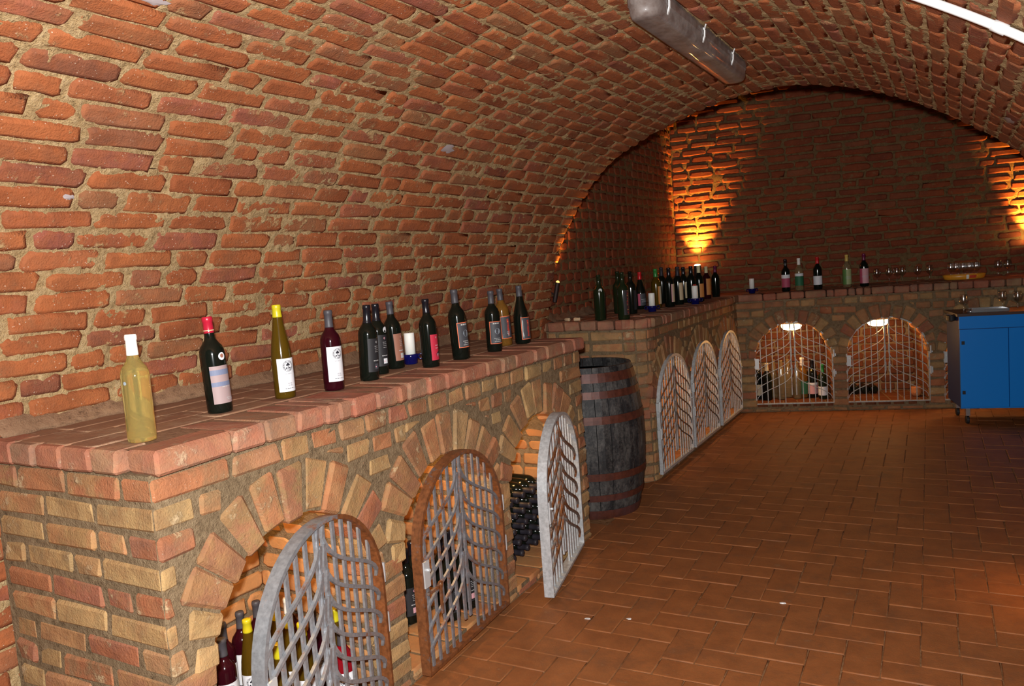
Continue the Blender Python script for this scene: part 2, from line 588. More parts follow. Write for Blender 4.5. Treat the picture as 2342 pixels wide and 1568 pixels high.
def flat_wall(nm, o, u, L, H, n, pitch, lens, z0=0.0, joint=0.014, seed=1, limit=296, mats=(M_room, M_rmortar), rough=0.004, proud=0.006):
    rn = random.Random(seed)
    na, nb = max(4, int(L / 0.03)), max(4, int((H - z0) / 0.03))
    rl = rough * field(na, nb, 0.8, seed) - 0.003
    aa, bb = np.meshgrid(np.linspace(0, L, na), np.linspace(z0, H, nb), indexing='ij')
    G = np.array(o)[None, None] + aa[..., None] * np.array(u) + bb[..., None] * np.array((0, 0, 1.0)) + rl[..., None] * np.array(n)
    root = ob(nm, grid_mesh(nm, G), mats[1], kind='structure')
    W = Wall()
    r = 0
    while z0 + (r + 1) * pitch < H:
        x = rn.uniform(-0.2, 0)
        zc = z0 + (r + 0.5) * pitch
        while x < L:
            w = rn.choice(lens) * rn.uniform(0.93, 1.07)
            x1 = min(x + w, L)
            x0 = max(x, 0)
            if x1 - x0 > 0.04:
                xc = (x0 + x1) / 2
                oo = o + u * xc + Z * (zc + 0.008 * wave(r * .4, xc, seed)) + n * (proud + rn.uniform(-0.7, 1.0) * proud)
                h = pitch - joint * rn.uniform(0.7, 1.3)
                W.put(slab(oo, u, Z, n, x1 - x0, h, 0.04, 0.009, 0.008, rn), oo, u, Z, x1 - x0, h, mats[0], face=n)
            x = x1 + joint * rn.uniform(0.7, 1.4)
        r += 1
    W.build(root, limit)
    return root


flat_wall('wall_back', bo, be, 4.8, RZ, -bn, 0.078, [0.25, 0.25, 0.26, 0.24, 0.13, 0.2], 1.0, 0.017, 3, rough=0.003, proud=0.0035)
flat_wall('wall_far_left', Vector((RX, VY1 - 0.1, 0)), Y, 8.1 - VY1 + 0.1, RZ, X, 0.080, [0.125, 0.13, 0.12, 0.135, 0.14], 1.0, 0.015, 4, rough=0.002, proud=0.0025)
MB().box((0.0, 6.9, RZ + 0.06), (5.6, 4.6, 0.12)).build('ceiling_far', M_rmortar, kind='structure')
MB().box((1.72, 6.95, RZ / 2), (0.1, 4.3, RZ)).build('wall_far_right', M_rmortar, kind='structure')

# ------------------------------------------------------------------ floor: brick in herringbone
v, f = [], []
fx0, fx1, fy0, fy1 = -2.7, 1.8, -1.7, 9.3
nx, ny = 46, 110
for i in range(nx + 1):
    for j in range(ny + 1):
        v.append((fx0 + (fx1 - fx0) * i / nx, fy0 + (fy1 - fy0) * j / ny, -0.0035 + rng.uniform(-0.001, 0.001)))
for i in range(nx):
    for j in range(ny):
        a = i * (ny + 1) + j
        f.append((a, a + ny + 1, a + ny + 2, a + 1))
floor = ob('floor', mesh('floor', v, f), M_fmortar, kind='structure')
W = Wall()
c = 0.126
fr = random.Random(11)
rot = R(1.2)
ua, ub = Vector((math.cos(rot), math.sin(rot), 0)), Vector((-math.sin(rot), math.cos(rot), 0))
fo = Vector((-0.012, 3.634, 0))
for i in range(-24, 16):
    for j in range(-44, 44):
        kk = (i - j) % 4
        if kk == 0: w, h, cx, cy = 2 * c, c, i + 1.0, j + 0.5
        elif kk == 3: w, h, cx, cy = c, 2 * c, i + 0.5, j + 1.0
        else: continue
        o = fo + ua * (cx * c) + ub * (cy * c)
        if not (-1.9 < o.x < 1.6 and -1.5 < o.y < 8.6) or (o.y < 5 and o.x > 0.75): continue
        o.z = fr.uniform(-0.0012, 0.0012)
        g = fr.uniform(0.002, 0.006)
        W.put(slab(o, ua, ub, Z, w - g, h - g, 0.012, 0.0022, 0.0012, fr, 0.15), o, ua, ub, w, h, M_floor)
W.build(floor)

# ------------------------------------------------------------------ masonry wine counters with arched niches
LZ = 1.133                                 # ledge height
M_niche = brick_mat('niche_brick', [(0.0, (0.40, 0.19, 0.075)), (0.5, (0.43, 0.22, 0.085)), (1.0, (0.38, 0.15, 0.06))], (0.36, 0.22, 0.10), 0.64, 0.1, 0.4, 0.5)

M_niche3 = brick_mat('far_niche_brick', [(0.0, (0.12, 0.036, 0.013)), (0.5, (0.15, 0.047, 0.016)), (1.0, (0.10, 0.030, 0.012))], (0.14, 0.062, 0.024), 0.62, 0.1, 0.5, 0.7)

def counter(name, label, o, e, nin, length, depth, bays, z0=0.05, seed=1, round_r=0.0, end_face=0.0, niche_d=0.58, limit=290, over=0.028, NB=None):
    NB = NB or M_niche
    """o: front corner on the floor, e: along the front, nin: into the wall; bays: (centre, half width, crown height)"""
    rn = random.Random(seed)
    root = thing(name, label, 'counter', (0, 0, 0))
    e, nin = Vector(e).normalized(), Vector(nin).normalized()
    o = Vector(o)
    out = -nin
    P = lambda s_, d, z: o + e * s_ + nin * d + Z * z
    H = LZ - 0.066
    core, top = MB(), MB()
    CR = 0.006                             # bricks stand this much proud of the joints

    def fill(loop, d):
        loop = [P(a, d, b) for a, b in loop]
        core.add(loop, [tuple(t) for t in tessellate_polygon([loop])])

    def arch_pts(c, hw, crown, m=16, grow=0.0):
        spring = crown - hw * 0.96
        q = [(c - hw - grow, z0), (c - hw - grow, spring)]
        for k in range(1, m):
            a = PI - PI * k / m
            q.append((c + (hw + grow) * math.cos(a), spring + (hw * 0.96 + grow) * math.sin(a)))
        return q + [(c + hw + grow, spring), (c + hw + grow, z0)], spring

    ringw = H - 0.080 - max(q[2] for q in bays)
    s_start = round_r
    RW = lambda q: 0.060 + (ringw - 0.060) * min(1.0, max(0.0, q) / 0.62)
    loop = [(s_start, z0)]
    for c, hw, cz in bays:
        loop += arch_pts(c, hw, cz)[0]
    loop += [(length, z0), (length, H), (s_start, H)]
    fill(loop, CR)
    fill([(s_start, 0), (length, 0), (length, z0), (s_start, z0)], CR)
    for c, hw, cz in bays:
        q, spring = arch_pts(c, hw, cz)
        k0 = len(core.v)
        v = [P(a, CR, b) for a, b in q] + [P(a, niche_d, b) for a, b in q]
        m = len(q)
        core.add(v, [(i, i + 1, m + i + 1, m + i) for i in range(m - 1)] + [(m - 1, 0, m, 2 * m - 1)])
        core.add([P(a, niche_d, b) for a, b in q], [tuple(t) for t in tessellate_polygon([[P(a, niche_d, b) for a, b in q]])])
    # ends, back and upper side of the core
    core.add([P(length - CR, CR, 0), P(length - CR, depth, 0), P(length - CR, depth, H), P(length - CR, CR, H)], [(0, 1, 2, 3)])
    core.add([P(s_start, CR, H), P(length - CR, CR, H), P(length - CR, depth, H), P(s_start, depth, H)], [(0, 1, 2, 3)])
    top.add([P(0.01 + round_r * .5, 0.02, LZ - 0.004), P(length - CR, 0.02, LZ - 0.004), P(length - CR, depth, LZ - 0.004), P(0.01, depth, LZ - 0.004), P(0.01, 0.02 + round_r * .5, LZ - 0.004)], [(0, 1, 2, 3, 4)])
    if round_r:
        v = []
        for k in range(13):
            a = PI / 2 * k / 12
            s_, d = round_r - (round_r - CR) * math.cos(PI / 2 - a), round_r - (round_r - CR) * math.sin(PI / 2 - a)
            v += [P(s_, d, 0), P(s_, d, H)]
        v = [P(s_start, CR, 0), P(s_start, CR, H)] + v + [P(CR, depth, 0), P(CR, depth, H)]
        core.add(v, [(2 * i, 2 * i + 2, 2 * i + 3, 2 * i + 1) for i in range(len(v) // 2 - 1)])
        core.add([P(CR, round_r, H), P(s_start, round_r, H), P(s_start, depth, H), P(CR, depth, H)], [(0, 1, 2, 3)])
    else:
        core.add([P(CR, CR, 0), P(CR, depth, 0), P(CR, depth, H), P(CR, CR, H)], [(0, 1, 2, 3)])
    core.build('mortar_core', M_cmortar, root)
    top.build('ledge_bed', M_tmortar, root)

    W = Wall()
    pitch = 0.0785
    J = 0.014

    def front(s0, s1, zc, h, mat=M_count, d=0.06, proud=0.0):
        if s1 - s0 < 0.018: return
        oo = P((s0 + s1) / 2, -proud + rn.uniform(-0.004, 0.003), zc)
        u = (e + Z * rn.uniform(-0.02, 0.02)).normalized()
        vv = Z
        W.put(block(oo, u, vv, out, s1 - s0, h, d, 0.009, 0.0045, rn), oo, u, vv, s1 - s0, h, mat, face=out)

    def endb(d0, d1, zc, h, mat=M_count, w=0.06):
        if d1 - d0 < 0.03: return
        oo = P(rn.uniform(-0.003, 0.003), (d0 + d1) / 2, zc)
        W.put(block(oo, nin, Z, -e, d1 - d0, h, w, 0.009, 0.0045, rn), oo, nin, Z, d1 - d0, h, mat, face=-e)

    rows = int((H - 0.002) / pitch) + 1
    for r in range(rows):
        zc = H - 0.004 - pitch * (r + 0.5)
        h = pitch - J * rn.uniform(0.75, 1.2)
        if zc - h / 2 < 0: 
            h = zc + h / 2 - 0.003
            zc = h / 2 + 0.003
            if h < 0.02: continue
        # spans taken by the openings and their brick rings
        cuts = []
        for c, hw, cz in bays:
            spring = cz - hw * 0.96
            if zc < z0 - 0.01: continue
            if zc < spring: g = hw
            else:
                dz = zc - spring
                ro = hw + RW(dz / (hw + 0.10)) + 0.004
                dz2 = max(0.0, dz - pitch * 0.16)
                if dz2 >= ro * 0.97: continue
                g = math.sqrt(max(0, ro * ro - dz2 * dz2))
            cuts.append((c - g, c + g))
        cuts.sort()
        spans, x = [], s_start + 0.0
        for a, b in cuts:
            if a - x > 0.022: spans.append((x, a + 0.008))
            x = max(x, b)
        if length - x > 0.03: spans.append((x, length + rn.uniform(-0.006, 0.014)))
        for a, b in spans:
            x = a
            first = True
            while x < b - 0.02:
                if a == s_start and first and not round_r:
                    w = 0.125 if r % 2 else 0.25
                    w = min(w, b - x)
                    if b - (x + w) < 0.075: w = b - x
                    oo = P(x + w / 2, rn.uniform(-0.003, 0.002), zc)
                    dd = 0.25 if r % 2 else 0.125
                    W.put(block(oo, e, Z, out, w, h, dd, 0.009, 0.003, rn), oo, e, Z, w, h, M_count, face=out)
                    W.items[-1] = (W.items[-1][0] * 2,) + W.items[-1][1:]
                else:
                    w = rn.choice([0.125, 0.13, 0.12, 0.135, 0.125, 0.19, 0.24, 0.12, 0.13]) if b - a > 0.35 else rn.choice([0.11, 0.13, 0.2])
                    if b - (x + w) < 0.06: w = b - x
                    front(x, x + w - (0 if x + w >= b - 1e-4 else J), zc, h)
                x += w if not first else (w + J * 0.0 if (round_r or a != s_start) else w + J)
                first = False
        # pieces cut to fit between the ring and the course above
        for c, hw, cz in bays:
            spring = cz - hw * 0.96
            def zr(s_):
                t_ = abs(s_ - c) / (hw + ringw)
                if t_ >= 1: return None
                ro = hw + RW(math.sqrt(1 - t_ * t_))
                t2 = abs(s_ - c) / ro
                return spring + math.sqrt(max(0, 1 - t2 * t2)) * ro if t2 < 1 else None
            zb, zt_ = zc - h / 2, zc + h / 2
            for q0, q1 in [(q0, q1) for q0, q1 in cuts if abs((q0 + q1) / 2 - c) < 0.02]:
                x = q0 + 0.012
                while x < q1 - 0.02:
                    w = min(rn.choice([0.075, 0.10, 0.12]), q1 - x - 0.004)
                    za, zb2 = zr(x), zr(x + w - J)
                    if za is not None and zb2 is not None and w > 0.045:
                        zm = max(za, zb2, zr(x + w / 2 - J / 2) or 0)
                        if zt_ - min(za, zb2) > 0.022 and zt_ - zm > 0.003 and min(za, zb2) < zt_:
                            oo = P(x + (w - J) / 2, rn.uniform(-0.004, 0.003), zc)
                            vv_, ff_ = block(oo, e, Z, out, w - J, h, 0.06, 0.007, 0.003, rn)
                            for n_i, p_ in enumerate(vv_):
                                if p_.z < zc:
                                    s_ = (p_ - o).dot(e)
                                    t_ = min(1, max(0, (s_ - x) / max(1e-3, w - J)))
                                    p_.z = max(p_.z, min(zt_ - 0.005, za + (zb2 - za) * t_ + 0.009 + (p_.z - zb)))
                            W.put((vv_, ff_), oo, e, Z, w - J, h * 0.6, M_count, face=out)
                    x += w
        # end face
        if end_face:
            x = (0.25 if r % 2 else 0.125) + J if not round_r else round_r
            while x < end_face:
                w = rn.choice([0.25, 0.25, 0.13, 0.24])
                if end_face - (x + w) < 0.06: w = end_face - x
                endb(x, x + w - J, zc, h)
                x += w
        if round_r:
            na = 3
            for k in range(na):
                a = PI / 2 * (k + 0.5) / na
                dirn = (out * math.cos(PI / 2 - a) + (-e) * math.sin(PI / 2 - a)).normalized() if False else (-e * math.cos(a) + out * math.sin(a)).normalized()
                oo = P(round_r, round_r, zc) + dirn * (round_r + rn.uniform(-0.003, 0.003))
                u = dirn.cross(Z)
                w = PI / 2 * round_r / na - J * 0.8
                W.put(block(oo, u, Z, dirn, w, h, 0.06, 0.007, 0.003, rn), oo, u, Z, w, h, M_count, face=dirn)
    # voussoirs
    for c, hw, cz in bays:
        spring = cz - hw * 0.96
        nv = int(PI * (hw + 0.05) / 0.092)
        for k in range(nv):
            a = PI * (k + 0.5) / nv + rn.uniform(-0.02, 0.02)
            rd = e * math.cos(a) + Z * math.sin(a)
            tg = out.cross(rd)
            L = RW(math.sin(a)) * rn.uniform(0.93, 1.03)
            ri = hw - 0.012 + rn.uniform(-0.016, 0.010)
            w = PI * (ri + L / 2) / nv - J * rn.uniform(0.7, 1.1)
            hub = P(c, 0, spring - 0.01)
            oo = P(c, -0.005 + rn.uniform(-0.004, 0.004), spring - 0.01) + rd * (ri + L / 2)
            if oo.z + L / 2 * math.sin(a) > LZ - 0.068: L -= 0.02
            vv_, ff_ = block(oo, tg, rd, out, w, L, 0.13, 0.010, 0.005, rn)
            vv_ = [p_ + tg * ((p_ - oo).dot(tg) * ((p_ - hub).dot(rd) / (ri + L / 2) - 1) * 0.8) for p_ in vv_]
            W.put((vv_, ff_), oo, tg, rd, w, L, M_count, face=out)
        # jamb bricks and back wall of the niche
        r = 0
        while z0 + (r + 0.5) * pitch < cz:
            zc = z0 + (r + 0.5) * pitch
            h = pitch - J
            wz = hw if zc < spring else math.sqrt(max(0, hw * hw - (zc - spring) ** 2))
            x = c - wz - rn.uniform(0, .08)
            while x < c + wz - 0.03:
                w = rn.choice([0.25, 0.24, 0.125])
                a0, a1 = max(x, c - wz), min(x + w, c + wz)
                if a1 - a0 > 0.03:
                    oo = P((a0 + a1) / 2, niche_d - 0.008, zc)
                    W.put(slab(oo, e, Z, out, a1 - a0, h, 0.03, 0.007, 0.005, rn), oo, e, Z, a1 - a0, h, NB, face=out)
                x += w + J
            if zc < spring + hw * 0.55:
                for sg in (-1, 1):
                    d = 0.062 if zc < spring else 0.135
                    while d < niche_d - 0.05:
                        w = min(rn.choice([0.25, 0.2, 0.13]), niche_d - d)
                        oo = P(c + sg * (wz - 0.006), d + w / 2, zc)
                        nn = e * (-sg)
                        if zc > spring: nn = (e * (-sg) * wz - Z * (zc - spring)).normalized()
                        vv = nn.cross(nin).normalized()
                        if vv.z < 0: vv = -vv
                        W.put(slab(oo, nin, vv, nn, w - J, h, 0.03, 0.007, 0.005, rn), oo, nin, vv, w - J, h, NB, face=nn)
                        d += w
            r += 1
        # niche floor bricks
        x = c - hw
        while x < c + hw - 0.05:
            w = min(0.125, c + hw - x)
            for d0 in (0.0, 0.26, 0.52):
                d1 = min(d0 + 0.25, niche_d)
                if d1 - d0 < 0.04: continue
                oo = P(x + w / 2, (d0 + d1) / 2, z0 + 0.003)
                W.put(slab(oo, e, nin, Z, w - 0.01, d1 - d0 - 0.01, 0.03, 0.004, 0.003, rn, 0.4), oo, e, nin, w, d1 - d0, NB, face=Z)
            x += w
    # ledge course: headers along the front edge, then laid flat to the wall
    x = 0.0 if not round_r else round_r * 0.55
    zc = LZ - 0.033
    k = 0
    while x < length:
        w = rn.choice([0.125, 0.12, 0.13, 0.125, 0.19, 0.065, 0.125])
        if k == 0 and not round_r: w = 0.25
        if length - (x + w) < 0.06: w = length - x + 0.012
        oo = P(x + w / 2, -over + rn.uniform(-0.005, 0.004), zc + rn.uniform(-0.0015, 0.0015))
        W.put(block(oo, e, Z, out, w - J * rn.uniform(0.4, 0.8), 0.064, 0.25 if k else 0.125, 0.009, 0.003, rn), oo, e, Z, w, 0.064, M_ledge, face=out)
        x += w
        k += 1
    d = 0.25 - over + 0.008
    while d < depth - 0.03:
        x = rn.uniform(-0.1, 0) if not round_r else round_r * 0.3
        dd = min(0.122, depth - d)
        while x < length:
            w = 0.25
            x0, x1 = max(x, 0.0), min(x + w, length)
            if x1 - x0 > 0.03:
                oo = P((x0 + x1) / 2, d + dd / 2, LZ - 0.001 + rn.uniform(-0.0012, 0.001))
                W.put(slab(oo, e, nin, Z, x1 - x0 - 0.006, dd - 0.006, 0.03, 0.0025, 0.002, rn, 0.4), oo, e, nin, x1 - x0, dd, M_top, 'paving_brick', face=Z)
            x += w
        d += dd
    if end_face:
        d = 0.10
        while d < end_face:
            w = rn.choice([0.12, 0.13, 0.125])
            oo = P(-0.02 + rn.uniform(-0.004, 0.004), d + w / 2, zc)
            W.put(block(oo, nin, Z, -e, w - J * 0.8, 0.064, 0.1, 0.008, 0.003, rn), oo, nin, Z, w, 0.064, M_ledge, face=-e)
            d += w
    if round_r:
        for k in range(3):
            a = PI / 2 * (k + 0.5) / 3
            dirn = (-e * math.cos(a) + out * math.sin(a)).normalized()
            oo = P(round_r, round_r, zc) + dirn * (round_r + 0.02)
            u = dirn.cross(Z)
            W.put(block(oo, u, Z, dirn, PI / 2 * (round_r + .02) / 3 - 0.01, 0.064, 0.16, 0.008, 0.003, rn), oo, u, Z, 0.1, 0.064, M_ledge, face=dirn)
    W.build(root, limit)
    return P, root


XF = -1.790
N1 = [(0.477, 0.345, 0.815), (1.322, 0.345, 0.815), (2.135, 0.345, 0.815)]
P1, C1 = counter('brick_counter', 'long brick counter at the near left with three open arched niches and a bottle row', (XF, 1.225, 0), (0, 1, 0), (-1, 0, 0), 2.65, 0.765, N1, seed=21, end_face=0.75)
N2 = [(0.49, 0.365, 0.835), (1.295, 0.355, 0.835), (2.13, 0.365, 0.835)]
P2, C2 = counter('brick_counter', 'brick counter beyond the barrel with a rounded corner and three closed barred niches', (XF, 4.95, 0), (0, 1, 0), (-1, 0, 0), 2.62, 0.755, N2, seed=22, end_face=0.75, round_r=0.17)
E3 = Vector((1, BK, 0)).normalized()
NI3 = Vector((-E3.y, E3.x, 0))
O3 = Vector((-1.80, 7.50 - 0.25 * 0.04, 0))
N3 = [(0.50, 0.345, 0.855), (1.312, 0.345, 0.855), (2.124, 0.345, 0.855), (2.936, 0.345, 0.855)]
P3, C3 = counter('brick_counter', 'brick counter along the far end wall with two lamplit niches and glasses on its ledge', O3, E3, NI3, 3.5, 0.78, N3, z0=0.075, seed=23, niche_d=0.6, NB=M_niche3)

# mortar fillet where the ledges meet the vault and the walls
for pts, par in [([(-2.535, 1.24), (-2.535, 3.86)], C1), ([(-2.54, 4.98), (-2.54, 8.10)], C2)]:
    rn = random.Random(5)
    y0, y1 = pts[0][1], pts[1][1]
    n = int((y1 - y0) / 0.04)
    v, f = [], []
    for q in range(n + 1):
        y = y0 + (y1 - y0) * q / n
        a_, h_ = 0.050 + rn.uniform(-.014, .014), 0.045 + rn.uniform(-.016, .02)
        v += [(pts[0][0] - 0.02, y, LZ - 0.004), (pts[0][0] + a_, y, LZ + 0.0005), (pts[0][0] + a_ * .35, y, LZ + h_ * .35), (pts[0][0] + 0.006, y, LZ + h_), (pts[0][0] - 0.03, y, LZ + h_ + .01)]
    for q in range(n):
        for m in range(4):
            f.append((q * 5 + m, q * 5 + m + 1, q * 5 + 6 + m, q * 5 + 5 + m))
    ob('mortar_fillet', mesh('mortar_fillet', v, f), M_tmortar, par)
# ledge in the corner where the two far counters meet
cl_ = [Vector((-2.55, 7.56, LZ - 0.002)), Vector((-1.78, 7.56, LZ - 0.002)), Vector((-1.78, 8.30, LZ - 0.002)), Vector((-2.55, 8.10, LZ - 0.002))]
MB().add(cl_ + [q - Z * 0.06 for q in cl_], [(0, 1, 2, 3), (7, 6, 5, 4), (0, 4, 5, 1), (1, 5, 6, 2), (2, 6, 7, 3), (3, 7, 4, 0)]).build('corner_ledge', M_top, C2)

# ------------------------------------------------------------------ niche lamps
M_glow = plain('lamp_glass_lit', (1, 0.8, 0.5), 0.4, 0, 0.5, (1.0, 0.70, 0.30), 22.0)
M_lampbase = plain('lamp_base_plastic', (0.45, 0.40, 0.33), 0.5)
NL = [(P1, N1[0], 0.30, 'oval bulkhead lamp hidden under the crown of the near niche'), (P1, N1[1], 0.30, 'oval bulkhead lamp hidden under the crown of the niche with the rusty gate'),
      (P1, N1[2], 0.30, 'oval bulkhead lamp hidden under the crown of the niche of stacked bottles'),
      (P2, N2[0], 0.34, 'oval bulkhead lamp inside the barred niche next to the barrel'), (P2, N2[1], 0.34, 'oval bulkhead lamp inside the middle barred niche past the barrel'),
      (P2, N2[2], 0.34, 'oval bulkhead lamp inside the barred niche nearest the far corner'),
      (P3, N3[0], 0.075, 'glowing oval bulkhead lamp over the gate of the niche with standing bottles'), (P3, N3[1], 0.075, 'glowing oval bulkhead lamp over the gate of the nearly empty niche'),
      (P3, N3[2], 0.3, 'oval bulkhead lamp in the niche behind the blue cabinet')]
for idx, (P, (c_, hw, cz), d, lab) in enumerate(NL):
    loc = P(c_ + (0.0 if idx != 7 else -0.06), d, cz - 0.012)
    t = thing('bulkhead_lamp', lab, 'lamp', loc, math.atan2(BK, 1) if P is P3 else PI / 2)
    v, f = lathe([(0.03, 0.0), (0.085, -0.001), (0.09, -0.012), (0.086, -0.02)], 20)
    b = ob('lamp_base', mesh('lamp_base', [(x, y * 0.62, z) for x, y, z in v], f), M_lampbase, t)
    v, f = lathe([(0.092, -0.016), (0.092, -0.040), (0.074, -0.064), (0.04, -0.074), (0.004, -0.076)], 20)
    ob('lamp_glass', mesh('lamp_glass', [(x, y * 0.62, z) for x, y, z in v], f), M_glow, t)
    ld = bpy.data.lights.new('bulkhead_bulb', 'POINT')
    ld.energy = NICHE * (1.0 if idx < 3 else 1.5 if idx < 6 else 3.0)
    ld.color = (1.0, 0.42, 0.10)
    ld.shadow_soft_size = 0.035
    lo = bpy.data.objects.new('bulkhead_bulb', ld)
    COL.objects.link(lo)
    lo.parent = t
    lo.location = (0, 0, -0.105)
# wall washers in the corners: a black tube with a domed lit lens, close to the brickwork
M_wash = plain('uplight_lens_lit', (1, 0.9, 0.7), 0.3, 0, 0.5, (1.0, 0.60, 0.16), 170.0)
M_wash2 = plain('uplight_lens_dim', (0.3, 0.25, 0.2), 0.3, 0, 0.5, (1.0, 0.6, 0.16), 1.5)
for loc, lab, e_, h, r_, aim, cone, tilt in [((-2.302, 8.035, LZ), 'black tube uplight glowing in the far corner behind the bottles', 1.0, 0.300, 0.036, (-0.02, 0.31, 1), 68, 0),
                                             ((0.655, 8.80, LZ), 'black tube uplight washing the right end of the far wall', 1.0, 0.30, 0.036, (-0.06, 0.31, 1), 68, 0),
                                             ((-2.492, 5.03, 1.272), 'slim dark tube uplight fixed at the left foot of the vault arch', 0.14, 0.145, 0.016, (-0.35, 0.30, 1), 100, 14)]:
    t = thing('uplight', lab, 'lamp', loc)
    if h > 0.2: pr = [(0.045, 0), (0.045, 0.012), (r_ * 0.8, 0.018), (r_, 0.03), (r_, h), (r_ * 0.86, h)]
    else: pr = [(r_ * .6, 0), (r_, 0.004), (r_, h), (r_ * 0.86, h)]
    mb = MB().add(*lathe(pr, 18))
    if h < 0.2: mb.box((-0.028, 0, 0.06), (0.05, 0.012, 0.012))
    mb.build('lamp_body', M_black if h > 0.2 else M_iron, t, smooth=False)
    v, f = lathe([(r_ * .86, h + 0.001), (r_ * .7, h + 0.010), (r_ * .3, h + 0.014), (0.001, h + 0.015)], 18)
    ob('lamp_lens', mesh('uplight_lens', v, f), M_wash if h > 0.2 else M_wash2, t)
    t.rotation_euler = (0, R(tilt), 0)
    ld = bpy.data.lights.new('uplight_bulb', 'SPOT')
    ld.energy = UPLIGHT * e_
    ld.color = (1.0, 0.43, 0.06)
    ld.spot_size = R(cone)
    ld.spot_blend = 1.0
    ld.shadow_soft_size = 0.02
    lo = bpy.data.objects.new('uplight_bulb', ld)
    COL.objects.link(lo)
    lo.parent = t
    lo.location = (0, 0, h + 0.034)
    lo.rotation_euler = Vector(aim).to_track_quat('-Z', 'Y').to_euler()
# lamp on the right-hand wall out of frame, the one that warms the floor at the right
t = thing('wall_lamp', 'small iron wall lamp low on the right-hand vault wall', 'lamp', (0.62, 3.75, 0.55))
v, f = lathe([(0.02, 0.10), (0.05, 0.09), (0.06, 0.0), (0.055, 0.0), (0.045, 0.08)], 16)
ob('lamp_shade', mesh('lamp_shade', v, f), M_iron, t)
ld = bpy.data.lights.new('wall_lamp_bulb', 'SPOT')
ld.energy = 12.0
ld.color = (1.0, 0.45, 0.10)
ld.spot_size = R(80)
ld.spot_blend = 0.9
ld.shadow_soft_size = 0.03
lo = bpy.data.objects.new('wall_lamp_bulb', ld)
COL.objects.link(lo)
lo.parent = t
lo.location = (0, 0, 0.01)
lo.rotation_euler = Vector((-0.45, 0.0, -1)).to_track_quat('-Z', 'Y').to_euler()

